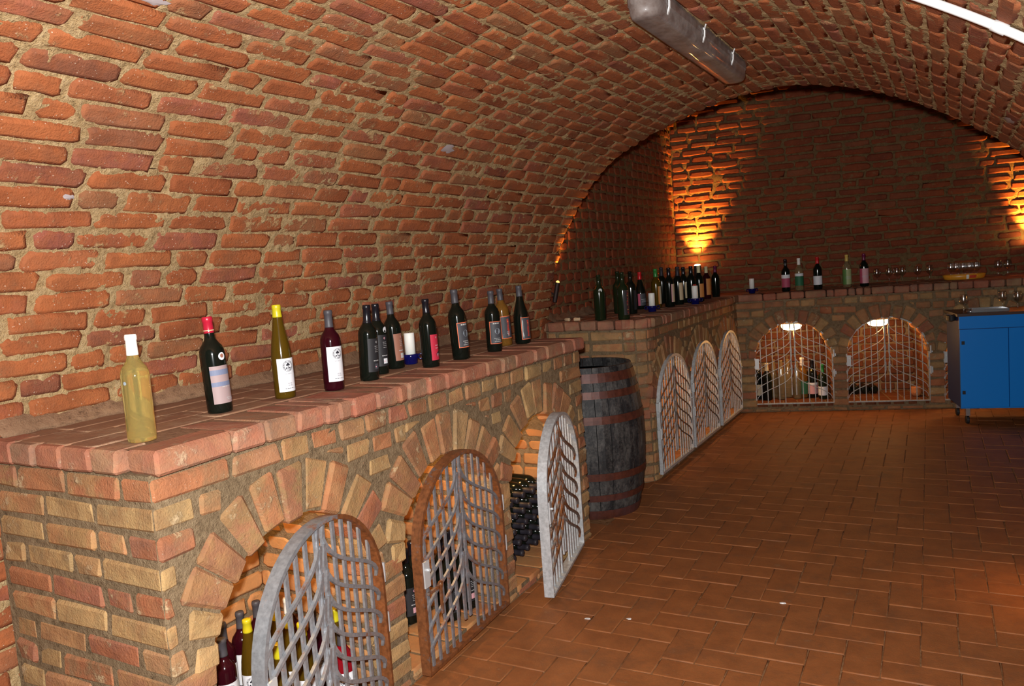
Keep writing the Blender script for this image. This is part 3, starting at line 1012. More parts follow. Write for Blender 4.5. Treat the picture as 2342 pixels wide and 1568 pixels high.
# ------------------------------------------------------------------ iron gates
def gate(label, group, hinge, e, out, theta, Wd, Hh, z0, m_frame, m_bar, m_vein, bar=0.0055, fr=(0.006, 0.017), key=False, vs=0.8, spine=1.3):
    """hinge: floor point of the hinge side; e points from the hinge to the free side when shut; out: towards the viewer"""
    e, out = Vector(e).normalized(), Vector(out).normalized()
    d = e * math.cos(theta) + out * math.sin(theta)
    t = thing('barred_gate', label, 'gate', (hinge[0], hinge[1], z0), math.atan2(d.y, d.x), group)
    wn = (0, 1, 0)
    fy = 1.0 if Z.cross(d).dot(out) > 0 else -1.0      # local side that faces the room
    rise = Wd / 2 * 0.97
    spr = Hh - rise
    c = Wd / 2
    path = [(0, 0, 0), (0, 0, spr * 0.5), (0, 0, spr)]
    for k in range(1, 24):
        a = PI - PI * k / 24
        path.append((c + c * math.cos(a), 0, spr + rise * math.sin(a)))
    path += [(Wd, 0, spr), (Wd, 0, spr * 0.5), (Wd, 0, 0), (Wd * 0.5, 0, 0)]
    v, f = sweep(path, wn, fr[0], fr[1], True)
    ob('frame', mesh('gate_frame', v, f, False), m_frame, t)
    top = lambda u: spr + rise * math.sqrt(max(0.0, 1 - ((u - c) / c) ** 2))
    n = 12
    us = [Wd * (k + 1) / (n + 1) for k in range(n)]
    us = [u if abs(u - c) > Wd * 0.06 else c + math.copysign(0.020, u - c) for u in us]
    for u in us:
        mid = abs(u - c) < 0.03
        z1 = top(u)
        v, f = sweep([(u, 0, 0.0 if not mid else 0.10 * Hh), (u, 0, z1 * 0.5), (u, 0, z1)], wn, bar * (spine if mid else 1), bar * 0.55)
        ob('centre_rod' if mid else 'bar', mesh('gate_bar', v, f, False), m_bar, t)
    for sg in (-1, 1):
        for k, fz in enumerate((0.05, 0.15, 0.26, 0.37, 0.48, 0.60)):
            vb = fz * Hh
            dz = max(0, vb - spr) / rise
            ue = c + sg * (c * math.sqrt(1 - dz * dz) - 0.010)
            uc = c + sg * (0.012 + 0.004 * (k % 2))
            zt = min(vb + 0.33 * Hh, top(uc) - 0.02)
            p = [Vector((ue, 0.0, vb)), Vector((ue, 0.0, vb + 0.13 * Hh)), Vector((uc, 0.0, vb + 0.17 * Hh)), Vector((uc, 0.0, zt))]
            pts = []
            for q in range(13):
                x = q / 12
                pt = p[0] * (1 - x) ** 3 + p[1] * 3 * x * (1 - x) ** 2 + p[2] * 3 * x * x * (1 - x) + p[3] * x ** 3
                pt.y = fy * bar * 1.5 * (math.sin(PI * x) ** 0.4 if 0 < x < 1 else 0.0)
                pts.append(pt)
            pts.append(Vector((uc, fy * bar, min(zt + 0.07, top(uc) - 0.005))))
            v, f = sweep(pts, wn, bar * vs, bar * vs * 0.9)
            ob('vein', mesh('gate_vein', v, f, False), m_vein, t)
    for z in (0.36, 0.60):
        mb = MB().box((-0.016, fy * 0.004, Hh * z), (0.026, 0.022, 0.055))
        v, f = lathe([(0.008, -0.035), (0.008, 0.035)], 10)
        mb.add([(x - 0.012, y + fy * 0.014, q + Hh * z) for x, y, q in v], f)
        mb.build('hinge', M_plate, t, label='zinc hinge on the pier side')
    mb = MB().box((Wd - 0.018, fy * (fr[1] + 0.004), Hh * 0.50), (0.036, 0.006, 0.10))
    v, f = lathe([(0.006, 0), (0.006, 0.012)], 8)
    mb.add([(Wd - 0.022 + x, fy * (fr[1] + 0.006 + q), Hh * 0.52 + y) for x, y, q in v], f)
    mb.build('lock_plate', M_plate, t, label='pale zinc lock plate')
    if key:
        mb = MB().box((Wd - 0.055, fy * 0.024, Hh * 0.40), (0.08, 0.010, 0.010)).box((Wd - 0.10, fy * 0.026, Hh * 0.33), (0.009, 0.009, 0.11))
        v, f = sweep([(Wd - 0.098 + 0.014 * math.cos(a), fy * 0.026, Hh * 0.405 + 0.014 * math.sin(a)) for a in [2 * PI * q / 10 for q in range(10)]], (0, 1, 0), 0.003, 0.003, True)
        mb.add(v, f)
        mb.build('latch', M_zincv, t, label='bent latch bolt')
    return t


M_zincv2 = metal_mat('gate_vein_brown', (0.14, 0.125, 0.115), (0.26, 0.10, 0.04), 0.10, 0.0, 0.5, 0.2)
g1 = 'leaf pattern gates of the niches'
gate('grey leaf-pattern gate standing ajar, rusted brown along its hinge side, nearest the camera', g1, (XF + 0.012, 2.045), (0, -1, 0), (1, 0, 0), R(12), 0.69, 0.755, 0.045, M_gate1f, M_gate1, M_gate1, 0.0075, (0.007, 0.021))
gate('rust-brown leaf-pattern gate with a latch, second from the near pillar', g1, (XF + 0.012, 2.885), (0, -1, 0), (1, 0, 0), R(3), 0.655, 0.765, 0.04, M_gate2f, M_gate2, M_gate2, 0.0065, (0.008, 0.020), True)
gate('clean bright zinc gate swung open in front of the stacked bottles', g1, (XF + 0.012, 3.70), (0, -1, 0), (1, 0, 0), R(12.5), 0.685, 0.775, 0.03, M_zinc, M_zinc, M_zincv, 0.0075, (0.007, 0.023), True)
for c_, w_, lab in [(0.49, 0.74, 'shut grey gate with rusty veins right beside the barrel'), (1.295, 0.72, 'shut grey gate in the middle of the counter past the barrel'), (2.13, 0.74, 'shut grey gate nearest the corner lamp')]:
    gate(lab, g1, (XF + 0.016, 4.95 + c_ - w_ / 2), (0, 1, 0), (1, 0, 0), 0, w_, 0.78, 0.05, M_zinc, M_zinc, M_zincv2, 0.0062, (0.010, 0.012), False, 0.62, 2.0)
for c_, lab in [(0.50, 'pale wire gate at the far wall in front of standing bottles'), (1.312, 'pale wire gate at the far wall in front of four lying bottles'), (2.124, 'pale wire gate mostly hidden behind the blue cabinet')]:
    p = P3(c_ + 0.345, 0.012, 0)
    gate(lab, g1, (p.x, p.y), -E3, -NI3, 0, 0.69, 0.775, 0.078, M_pale, M_pale, M_pale, 0.0036, (0.006, 0.010))

# ------------------------------------------------------------------ barrel
def barrel_mat():
    q = NT('barrel_stave')
    tc = q.n('ShaderNodeTexCoord').outputs['Object']
    mp = q.n('ShaderNodeMapping')
    mp.inputs['Scale'].default_value = (22, 22, 2.2)
    q.l(tc, mp.inputs[0])
    g = q.noise(mp.outputs[0], 1.0, 5, 0.6)
    mp2 = q.n('ShaderNodeMapping')
    mp2.inputs['Scale'].default_value = (9, 9, 4.0)
    q.l(tc, mp2.inputs[0])
    n = q.noise(mp2.outputs[0], 1.0, 6, 0.75)
    n2 = q.noise(tc, 70.0, 4, 0.7)
    c = q.ramp(g, [(0.35, (0.005, 0.005, 0.006)), (0.6, (0.016, 0.016, 0.018))])
    d = q.math('ADD', n, q.math('MULTIPLY', n2, 0.35))
    c = q.mix(q.ramp(d, [(0.60, (0,) * 3), (0.84, (0.75,) * 3)]), c, (0.135, 0.125, 0.115))
    q.l(c, q.b.inputs['Base Color'])
    q.b.inputs['Roughness'].default_value = 0.6
    q.bump(q.math('ADD', g, n2), 0.5, 0.003)
    return q.m


def hoop_mat():
    q = NT('hoop_rust')
    tc = q.n('ShaderNodeTexCoord').outputs['Object']
    n = q.noise(tc, 30.0, 5, 0.7)
    n2 = q.noise(tc, 5.0, 3)
    c = q.ramp(n, [(0.3, (0.055, 0.016, 0.010)), (0.7, (0.13, 0.036, 0.020))])
    c = q.mix(q.ramp(n2, [(0.5, (0,) * 3), (0.7, (0.5,) * 3)]), c, (0.10, 0.05, 0.055))
    q.l(c, q.b.inputs['Base Color'])
    q.b.inputs['Roughness'].default_value = 0.5
    q.b.inputs['Metallic'].default_value = 0.2
    q.bump(n, 0.3, 0.002)
    return q.m


M_stave, M_hoop = barrel_mat(), hoop_mat()
BH, BR0, BR1 = 0.915, 0.272, 0.335
bc = Vector((-1.996, 4.417, 0))
bt = thing('wine_barrel', 'black wooden barrel with rusty hoops standing upright between the two brick counters', 'barrel', bc)
brad = lambda z: BR0 + (BR1 - BR0) * (1 - ((z - BH / 2) / (BH / 2)) ** 2)
ns = 24
for k in range(ns):
    a0, a1 = 2 * PI * k / ns + 0.006, 2 * PI * (k + 1) / ns - 0.006
    v, f = [], []
    zs = [BH * q / 10 for q in range(11)]
    for z in zs:
        r = brad(z)
        for a, rr in ((a0, r - 0.001), ((a0 + a1) / 2, r + 0.001), (a1, r - 0.001), (a1, r - 0.024), (a0, r - 0.024)):
            v.append((rr * math.cos(a), rr * math.sin(a), z))
    for i in range(10):
        for q in range(5):
            r_ = (q + 1) % 5
            f.append((i * 5 + q, i * 5 + r_, i * 5 + 5 + r_, i * 5 + 5 + q))
    f += [(4, 3, 2, 1, 0), tuple(50 + q for q in range(5))]
    ob('stave', mesh('stave', v, f, False), M_stave, bt)
v, f = lathe([(BR0 - 0.012, BH - 0.055), (0.001, BH - 0.055), (0.001, BH - 0.075), (BR0 - 0.012, BH - 0.075)], 32)
ob('head', mesh('barrel_head', v, f, False), M_stave, bt)
for z0_, z1_ in ((0.0, 0.055), (0.115, 0.155), (0.245, 0.290), (0.585, 0.632), (0.735, 0.778), (0.828, 0.882)):
    v, f = lathe([(brad(z0_) + 0.001, z0_), (brad(z0_) + 0.0045, z0_), (brad((z0_ + z1_) / 2) + 0.0045, (z0_ + z1_) / 2), (brad(z1_) + 0.0045, z1_), (brad(z1_) + 0.001, z1_)], 40, False)
    mb = MB().add(v, f)
    for a in (2.4, 2.52):
        p = (brad(z0_) + 0.006)
        mb.box((p * math.cos(a), p * math.sin(a), (z0_ + z1_) / 2), (0.012, 0.012, 0.012), a)
    mb.build('hoop', M_hoop, bt, smooth=False)

# ------------------------------------------------------------------ bottles
BP = {
    'bordeaux': (0.30, 24, [(.030, .0), (.0365, .002), (.038, .010), (.038, .183), (.0368, .196), (.0325, .208), (.0245, .219), (.0180, .229), (.0153, .240), (.0146, .256), (.0140, .284), (.0156, .286), (.0156, .295), (.0142, .300)], .038),
    'hock': (0.33, 24, [(.030, .0), (.0345, .002), (.036, .010), (.036, .128), (.0352, .150), (.0325, .178), (.0275, .212), (.0215, .248), (.0172, .278), (.0150, .300), (.0142, .316), (.0152, .318), (.0152, .326), (.014, .330)], .036),
    'burgundy': (0.30, 24, [(.032, .0), (.0395, .002), (.041, .010), (.041, .120), (.0402, .138), (.0370, .158), (.0310, .182), (.0240, .208), (.0185, .230), (.0156, .250), (.0146, .284), (.0158, .286), (.0158, .295), (.0144, .300)], .041)}
BODY, CAPM = {}, {}


def body_mesh(kind, lo=False):
    k_ = (kind, lo)
    if k_ not in BODY:
        v, f = lathe(BP[kind][2], 14 if lo else 28)
        BODY[k_] = (v, f)
    return BODY[k_]


def glass(name, col, trans, rough=0.04, ior=1.36):
    return plain(name, col, rough, 0, 0.5, None, 0, trans, ior)


G_dark = glass('black_green_glass', (0.005, 0.007, 0.005), 0.0, 0.115)
G_green = glass('green_glass', (0.010, 0.017, 0.007), 0.0, 0.115)
G_red = glass('dark_red_wine_glass', (0.024, 0.002, 0.005), 0.0, 0.115)
G_white = glass('straw_yellow_wine_glass', (0.90, 0.78, 0.30), 0.90, 0.07, 1.30)
G_olive = glass('olive_brown_glass', (0.125, 0.072, 0.006), 0.5, 0.12)
G_amber = glass('amber_glass', (0.33, 0.16, 0.03), 0.60, 0.12)
G_clear = glass('clear_glass_dim', (0.50, 0.40, 0.22), 0.75, 0.05)
CAP = {}
for n_, c_, r_ in [('white', (0.82, 0.81, 0.76), .5), ('red', (0.42, 0.012, 0.035), .3), ('yellow', (0.50, 0.44, 0.012), .35), ('grey', (0.055, 0.053, 0.062), .5), ('black', (0.008, 0.008, 0.012), .25), ('crimson', (0.50, 0.01, 0.015), .35),
                   ('green', (0.02, 0.20, 0.035), .35), ('cream', (0.62, 0.56, 0.33), .5), ('purple', (0.13, 0.008, 0.05), .35), ('plum', (0.022, 0.019, 0.026), .5), ('gold', (0.60, 0.43, 0.10), .4)]:
    CAP[n_] = plain('capsule_' + n_, c_, r_)
PAP = {}


def paper(name, c, r=0.6):
    if name not in PAP: PAP[name] = plain('paper_' + name, c, r)
    return PAP[name]


for n_, c_ in [('white', (0.72, 0.74, 0.78)), ('ink', (0.02, 0.02, 0.03)), ('faint', (0.48, 0.49, 0.53)), ('pinkgrey', (0.34, 0.25, 0.25)), ('bluegrey', (0.16, 0.19, 0.29)), ('black', (0.018, 0.018, 0.021)), ('lightgrey', (0.42, 0.42, 0.42)), ('pink', (0.72, 0.35, 0.42)),
               ('brown', (0.30, 0.13, 0.085)), ('red', (0.50, 0.025, 0.055)), ('orange', (0.78, 0.17, 0.07)), ('darkgrey', (0.055, 0.058, 0.068)), ('moon', (0.26, 0.31, 0.36)), ('beige', (0.58, 0.46, 0.30)), ('orangebrown', (0.55, 0.22, 0.06)), ('green', (0.10, 0.22, 0.06)),
               ('magenta', (0.42, 0.07, 0.13)), ('scarlet', (0.55, 0.05, 0.03)), ('palegreen', (0.36, 0.42, 0.20)), ('silver', (0.5, 0.52, 0.5)), ('rose', (0.62, 0.33, 0.36)), ('darkgreen', (0.02, 0.13, 0.06))]:
    paper(n_, c_)


class Print:
    """flat shapes laid on the round of the bottle; a runs sideways in metres, z up"""

    def __init__(s, r, lift): s.r, s.l, s.m = r, lift, {}

    def pt(s, a, z):
        q = a / s.r
        return ((s.r + s.l) * math.cos(q), (s.r + s.l) * math.sin(q), z)

    def poly(s, mat, pts):
        s.m.setdefault(mat, MB()).add([s.pt(a, z) for a, z in pts], [tuple(range(len(pts)))])
        return s

    def rect(s, mat, a0, z0, a1, z1):
        n = max(1, int(abs(a1 - a0) / 0.006))
        for k in range(n):
            x0, x1 = a0 + (a1 - a0) * k / n, a0 + (a1 - a0) * (k + 1) / n
            s.poly(mat, [(x0, z0), (x1, z0), (x1, z1), (x0, z1)])
        return s

    def disc(s, mat, a, z, r, ry=None):
        ry = ry or r
        return s.poly(mat, [(a + r * math.cos(2 * PI * k / 18), z + ry * math.sin(2 * PI * k / 18)) for k in range(18)])

    def ring(s, mat, a, z, r, w, n=28):
        for k in range(n):
            p, q = 2 * PI * k / n, 2 * PI * (k + 1) / n
            s.poly(mat, [(a + r * math.cos(p), z + r * math.sin(p)), (a + (r + w) * math.cos(p), z + (r + w) * math.sin(p)), (a + (r + w) * math.cos(q), z + (r + w) * math.sin(q)), (a + r * math.cos(q), z + r * math.sin(q))])
        return s

    def text(s, mat, txt, a, z, size, ang=0.0):
        cu_ = bpy.data.curves.new('t', 'FONT')
        cu_.body = txt
        cu_.size = size
        cu_.align_x = 'CENTER'
        cu_.align_y = 'CENTER'
        cu_.resolution_u = 2
        to = bpy.data.objects.new('t', cu_)
        me = to.to_mesh()
        co, si = math.cos(ang), math.sin(ang)
        vs = [s.pt(a + q.co.x * co - q.co.y * si, z + q.co.x * si + q.co.y * co) for q in me.vertices]
        fs = [tuple(p.vertices) for p in me.polygons]
        s.m.setdefault(mat, MB()).add(vs, fs)
        to.to_mesh_clear()
        bpy.data.objects.remove(to)
        bpy.data.curves.remove(cu_)
        return s

    def lines(s, mat, a0, a1, z, n, dz, h, seed=1):
        rn = random.Random(seed)
        for k in range(n):
            x = a0 + rn.uniform(0, (a1 - a0) * .2)
            while x < a1 - 0.003:
                w = rn.uniform(0.003, 0.009)
                s.rect(mat, x, z - k * dz, min(x + w, a1), z - k * dz + h)
                x += w + 0.002
        return s

    def build(s, parent, name='print'):
        for m, mb in s.m.items():
            mb.build(name, PAP[m], parent)


def emblem(p, a, z, R_=0.0190):
    """round seal: double ring filled with lettering strokes and a tree in the middle"""
    p.ring('ink', a, z, R_, 0.0009).ring('ink', a, z, R_ * 0.68, 0.0007)
    rn = random.Random(3)
    for k in range(22):
        q = 2 * PI * k / 22
        if 1.35 * PI < q < 1.45 * PI: continue
        h, w = R_ * 0.20, R_ * 0.05 * rn.uniform(0.7, 1.9)
        cx, cz = a + R_ * 0.85 * math.cos(q), z + R_ * 0.85 * math.sin(q)
        dx, dz = math.cos(q), math.sin(q)
        tx, tz = -dz, dx
        p.poly('ink', [(cx + dx * h * i / 2 + tx * w * j, cz + dz * h * i / 2 + tz * w * j) for i, j in ((-1, -1), (1, -1), (1, 1), (-1, 1))])
    for dx, dz, r in ((0, .30, .24), (-.22, .18, .17), (.22, .20, .17), (0, .48, .13)):
        p.disc('ink', a + dx * R_, z + dz * R_, r * R_)
    p.rect('ink', a - R_ * .06, z - R_ * .55, a + R_ * .06, z + R_ * .2)
    p.rect('ink', a - R_ * .45, z - R_ * .52, a - R_ * .18, z - R_ * .25).rect('ink', a + R_ * .18, z - R_ * .52, a + R_ * .45, z - R_ * .25)


def estate(p, a0, a1, z0, z1, sd=1):
    for x0, y0, x1, y1 in ((a0 + .002, z0 + .002, a1 - .002, z0 + .0026), (a0 + .002, z1 - .0026, a1 - .002, z1 - .002), (a0 + .002, z0 + .002, a0 + .0026, z1 - .002), (a1 - .0026, z0 + .002, a1 - .002, z1 - .002)):
        p.rect('faint', x0, y0, x1, y1)
    m = (a0 + a1) / 2
    emblem(p, m, z1 - 0.027)
    p.lines('faint', m - .014, m + .014, z1 - .056, 1, .006, .0035, sd)
    p.lines('faint', m - .010, m + .010, z0 + .026, 2, .007, .005, sd + 4)
    p.lines('ink', m - .022, m + .020, z0 + .010, 1, .006, .0018, sd + 9)


def bordered(style):
    def fn(p, a0, a1, z0, z1, sd=1):
        b = 0.0032
        for r in ((a0, z0, a1, z0 + b), (a0, z1 - b, a1, z1), (a0, z0, a0 + b, z1), (a1 - b, z0, a1, z1)):
            p.rect('orange', *r)
        m = (a0 + a1) / 2
        if style == 'moon':
            p.disc('moon', m + .002, z0 + (z1 - z0) * .56, .0145)
            p.disc('darkgrey', m - .003, z0 + (z1 - z0) * .54, .004).disc('darkgrey', m + .006, z0 + (z1 - z0) * .6, .003)
            p.lines('silver', m - .020, m + .018, z1 - .013, 1, .006, .006, sd).lines('silver', m - .018, m + .018, z0 + .026, 3, .008, .0028, sd + 3)
        else:
            rn = random.Random(sd)
            for k in range(13):
                zz = z0 + .018 + (z1 - z0 - .036) * k / 12
                p.poly('scarlet', [(m + rn.uniform(-.002, .003) + dx, zz + dz) for dx, dz in ((-.007, -.002), (-.001, .0035), (.008, .002), (.005, -.003), (-.002, -.001))])
            p.disc('orange', m + .002, z1 - .030, .004)
            if style == 'figure':
                p.poly('silver', [(a0 + .006, z0 + .006), (m, z0 + .010), (m + .004, z0 + .022), (m - .002, z0 + .030), (a0 + .012, z0 + .024), (a0 + .007, z0 + .014)])
                p.ring('lightgrey', m - .002, z0 + .030, .006, .002)
            else:
                p.poly('silver', [(a0 + .007, z1 - .006), (a0 + .011, z1 - .02), (a0 + .009, z0 + .04), (a0 + .013, z0 + .02), (a0 + .009, z0 + .006), (a0 + .006, z0 + .02), (a0 + .006, z1 - .02)])
    return fn


def barrels_lab(p, a0, a1, z0, z1, sd=1):
    h = z1 - z0
    p.rect('bluegrey', a0, z0 + h * .76, a1, z0 + h * .90).rect('bluegrey', a0, z0 + h * .46, a1, z0 + h * .575)
    p.lines('lightgrey', a0 + .03, a1 - .02, z0 + h * .43, 1, .004, .002, sd).lines('lightgrey', a0 + .04, a1 - .015, z0 + h * .13, 2, .005, .002, sd)


def ehouse(ink, pic):
    def fn(p, a0, a1, z0, z1, sd=1):
        m = (a0 + a1) / 2
        p.text(ink, 'e', m + .002, z1 - .013, .020)
        p.lines('lightgrey', m - .008, m + .012, z1 - .032, 4, .0075, .0022, sd).lines('lightgrey', m - .016, m + .014, z0 + .042, 1, .006, .004, sd + 2)
        p.rect(pic, m - .009, z0 + .010, m + .012, z0 + .032)
        p.rect('black', m - .002, z0 + .014, m + .006, z0 + .024)
        p.disc('pink', m - .004, z0 + .020, .003)
    return fn


def horse(p, a0, a1, z0, z1, sd=1):
    m = (a0 + a1) / 2
    p.text('lightgrey', 'e', m - .004, z1 - .012, .018)
    p.lines('rose', m - .012, m + .008, z0 + .062, 2, .012, .004, sd)
    p.poly('ink', [(m - .010, z0 + .026), (m + .004, z0 + .022), (m + .014, z0 + .030), (m + .010, z0 + .040), (m, z0 + .034)])
    for k in range(5):
        x = m - .010 + k * .005
        p.poly('white' if k % 2 else 'ink', [(x, z0 + .028), (x + .003, z0 + .028), (x + .0015 + .003 * (k % 2), z0 + .010)])


def script(p, a0, a1, z0, z1, sd=1):
    rn = random.Random(sd)
    m = (a0 + a1) / 2
    for k in range(16):
        zz = z0 + (z1 - z0) * (k + .5) / 16
        p.poly('scarlet' if k % 3 else 'orangebrown', [(m + rn.uniform(-.003, .003) + dx, zz + dz) for dx, dz in ((-.008, -.0015), (0, .003), (.009, .001), (.004, -.0025))])


def bands(*cs):
    def fn(p, a0, a1, z0, z1, sd=1):
        z = z1
        for c_, fr_ in cs:
            p.rect(c_, a0, z - fr_ * (z1 - z0), a1, z)
            z -= fr_ * (z1 - z0)
    return fn


def side_block(c2, frac):
    def fn(p, a0, a1, z0, z1, sd=1):
        p.rect(c2, a0, z0, a0 + (a1 - a0) * frac, z1)
        p.lines('faint', a0 + (a1 - a0) * .3, a1 - .01, (z0 + z1) / 2, 3, .01, .003, sd)
    return fn


def bottle(label, group, kind, h, loc, rz, gmat, cap=None, capl=0.055, lab=None, lean=0.0, sticker=None, lo=False, lie=None, capband=False):
    """lab = (paper, half angle in degrees, z0, z1 as shares of the height, print)"""
    h0, n_, prof, r = BP[kind]
    t = thing('wine_bottle', label, 'bottle', loc, 0, group)
    if lie is None:
        t.rotation_mode = 'QUATERNION'
        from mathutils import Quaternion
        t.rotation_quaternion = Quaternion(cf, R(lean)) @ Quaternion((0, 0, 1), R(rz))
    else:
        d = Vector(lie).normalized()
        t.rotation_mode = 'QUATERNION'
        t.rotation_quaternion = d.to_track_quat('Z', 'Y')
    s = h / h0
    t.scale = (s, s, s)
    key = (kind, lo, gmat.name)
    if key not in CAPM:
        v, f = body_mesh(kind, lo)
        m = mesh('bottle_body', v, f)
        m.materials.append(gmat)
        CAPM[key] = m
    ob('glass', CAPM[key], None, t)
    if cap:
        z0 = h0 - capl / s
        key = (kind, lo, cap, round(z0, 4), capband)
        if key not in CAPM:
            zs = sorted([z0, z0 + 0.004] + [z for q, z in prof if z > z0 + 0.004])
            rr = lambda z: np.interp(z, [q[1] for q in prof], [q[0] for q in prof])
            pr = [(rr(z0) - 0.001, z0)] + [(rr(z) + 0.0007, z) for z in zs] + [(rr(h0), h0 + 0.0008), (0.002, h0 + 0.0008)]
            v, f = lathe(pr, 14 if lo else 24)
            m = mesh('capsule', v, f)
            m.materials.append(CAP[cap])
            CAPM[key] = m
        cp_ = ob('capsule', CAPM[key], None, t, label=cap + ' capsule')
        if capband:
            v, f = lathe([(rr(z0) + 0.0013, z0 + 0.007), (rr(z0) + 0.0013, z0 + 0.0095)], 24, False)
            ob('capsule_band', mesh('capsule_band', v, f), CAP['cream'], cp_)
    if lab:
        pap, ha, a, b, fn = lab
        z0, z1 = a * h0, b * h0
        key = (kind, lo, pap, ha, a, b)
        n = 6 if lo else 16
        if key not in CAPM:
            v = [((r + .0005) * math.cos(q), (r + .0005) * math.sin(q), z) for q in np.linspace(-R(ha), R(ha), n + 1) for z in (z0, z1)]
            m = mesh('label', v, [(2 * i, 2 * i + 2, 2 * i + 3, 2 * i + 1) for i in range(n)])
            m.materials.append(PAP[pap])
            CAPM[key] = m
        lb = ob('paper_label', CAPM[key], None, t)
        if fn:
            p = Print(r, 0.0009)
            fn(p, -R(ha) * r, R(ha) * r, z0, z1)
            p.build(lb)
    if sticker:
        pap, ang, zz, rad = sticker[:4]
        z_ = zz * h0
        rr_ = np.interp(z_, [q[1] for q in prof], [q[0] for q in prof])
        p = Print(rr_, 0.0008)
        a_ = R(ang) * rr_
        p.disc(pap, a_, z_, rad)
        if len(sticker) > 4:
            p2 = Print(rr_, 0.0012)
            p2.disc(sticker[4], a_, z_ + rad * .12, rad * .5, rad * .55)
        p.build(t, 'round_sticker')
        if len(sticker) > 4: p2.build(t, 'sticker_print')
    return t


L1 = 'bottles on the near ledge'
bottle('clear glass bottle of straw-yellow wine with a white capsule, nearest on the ledge', L1, 'bordeaux', 0.292, (-1.935, 1.318, LZ), -20, G_white, 'white', 0.056, sticker=('moon', -60, 0.56, .005))
bottle('dark bottle with raspberry-red capsule, barrel-pattern label and a round medal', L1, 'bordeaux', 0.312, (-2.082, 1.705, LZ), 0, G_dark, 'red', 0.052, ('pinkgrey', 62, 0.10, 0.49, barrels_lab), -2.2, ('white', 4, 0.585, .012, 'brown'), capband=True)
bottle('tall slim olive bottle with yellow capsule and white seal label', L1, 'hock', 0.329, (-2.062, 1.972, LZ), -12, G_olive, 'yellow', 0.043, ('white', 62, 0.075, 0.43, estate), -0.3)
bottle('dark red wine bottle with grey capsule and white seal label', L1, 'bordeaux', 0.293, (-1.99, 2.145, LZ), -12, G_red, 'grey', 0.062, ('white', 62, 0.115, 0.55, estate), 0.4)
bottle('black bottle with glossy black capsule and black label, in front of its twin', L1, 'bordeaux', 0.296, (-2.008, 2.368, LZ), 2, G_dark, 'black', 0.07, ('black', 55, 0.12, 0.56, ehouse('lightgrey', 'darkgrey')), 2.4)
bottle('black bottle with a pink letter on its label, half hidden behind its twin', L1, 'bordeaux', 0.293, (-2.085, 2.53, LZ), -8, G_dark, 'black', 0.07, ('black', 55, 0.12, 0.56, ehouse('pink', 'white')), 0.5, ('white', 18, 0.63, .013))
bottle('black bottle with grey capsule and reddish-brown label beside the candle', L1, 'bordeaux', 0.293, (-2.128, 2.696, LZ), 2, G_dark, 'grey', 0.055, ('brown', 52, 0.12, 0.52, ehouse('rose', 'silver')), -1.8)
bottle('black bottle with bright red label to the right of the candle', L1, 'bordeaux', 0.294, (-1.968, 2.732, LZ), 6, G_dark, 'black', 0.06, ('red', 50, 0.105, 0.48, horse), -0.7)
bottle('leaning black bottle with orange-framed moon label standing alone', L1, 'bordeaux', 0.321, (-1.975, 2.985, LZ), -8, G_dark, 'grey', 0.062, ('darkgrey', 56, 0.17, 0.53, bordered('moon')), -2.3)
bottle('black bottle with full-face orange-framed moon label', L1, 'bordeaux', 0.297, (-1.968, 3.275, LZ), -30, G_dark, 'grey', 0.062, ('darkgrey', 56, 0.13, 0.50, bordered('moon')), -0.2)
bottle('amber bottle with orange-framed red label, behind the moon label bottle', L1, 'bordeaux', 0.299, (-2.048, 3.52, LZ), -22, G_amber, 'grey', 0.06, ('darkgrey', 58, 0.13, 0.52, bordered('figure')), -2.2)
bottle('sloping-shouldered black bottle with orange-framed red label, last on the near ledge', L1, 'burgundy', 0.306, (-1.993, 3.615, LZ), -14, G_dark, 'grey', 0.056, ('darkgrey', 52, 0.075, 0.455, bordered('letters')), -0.8)

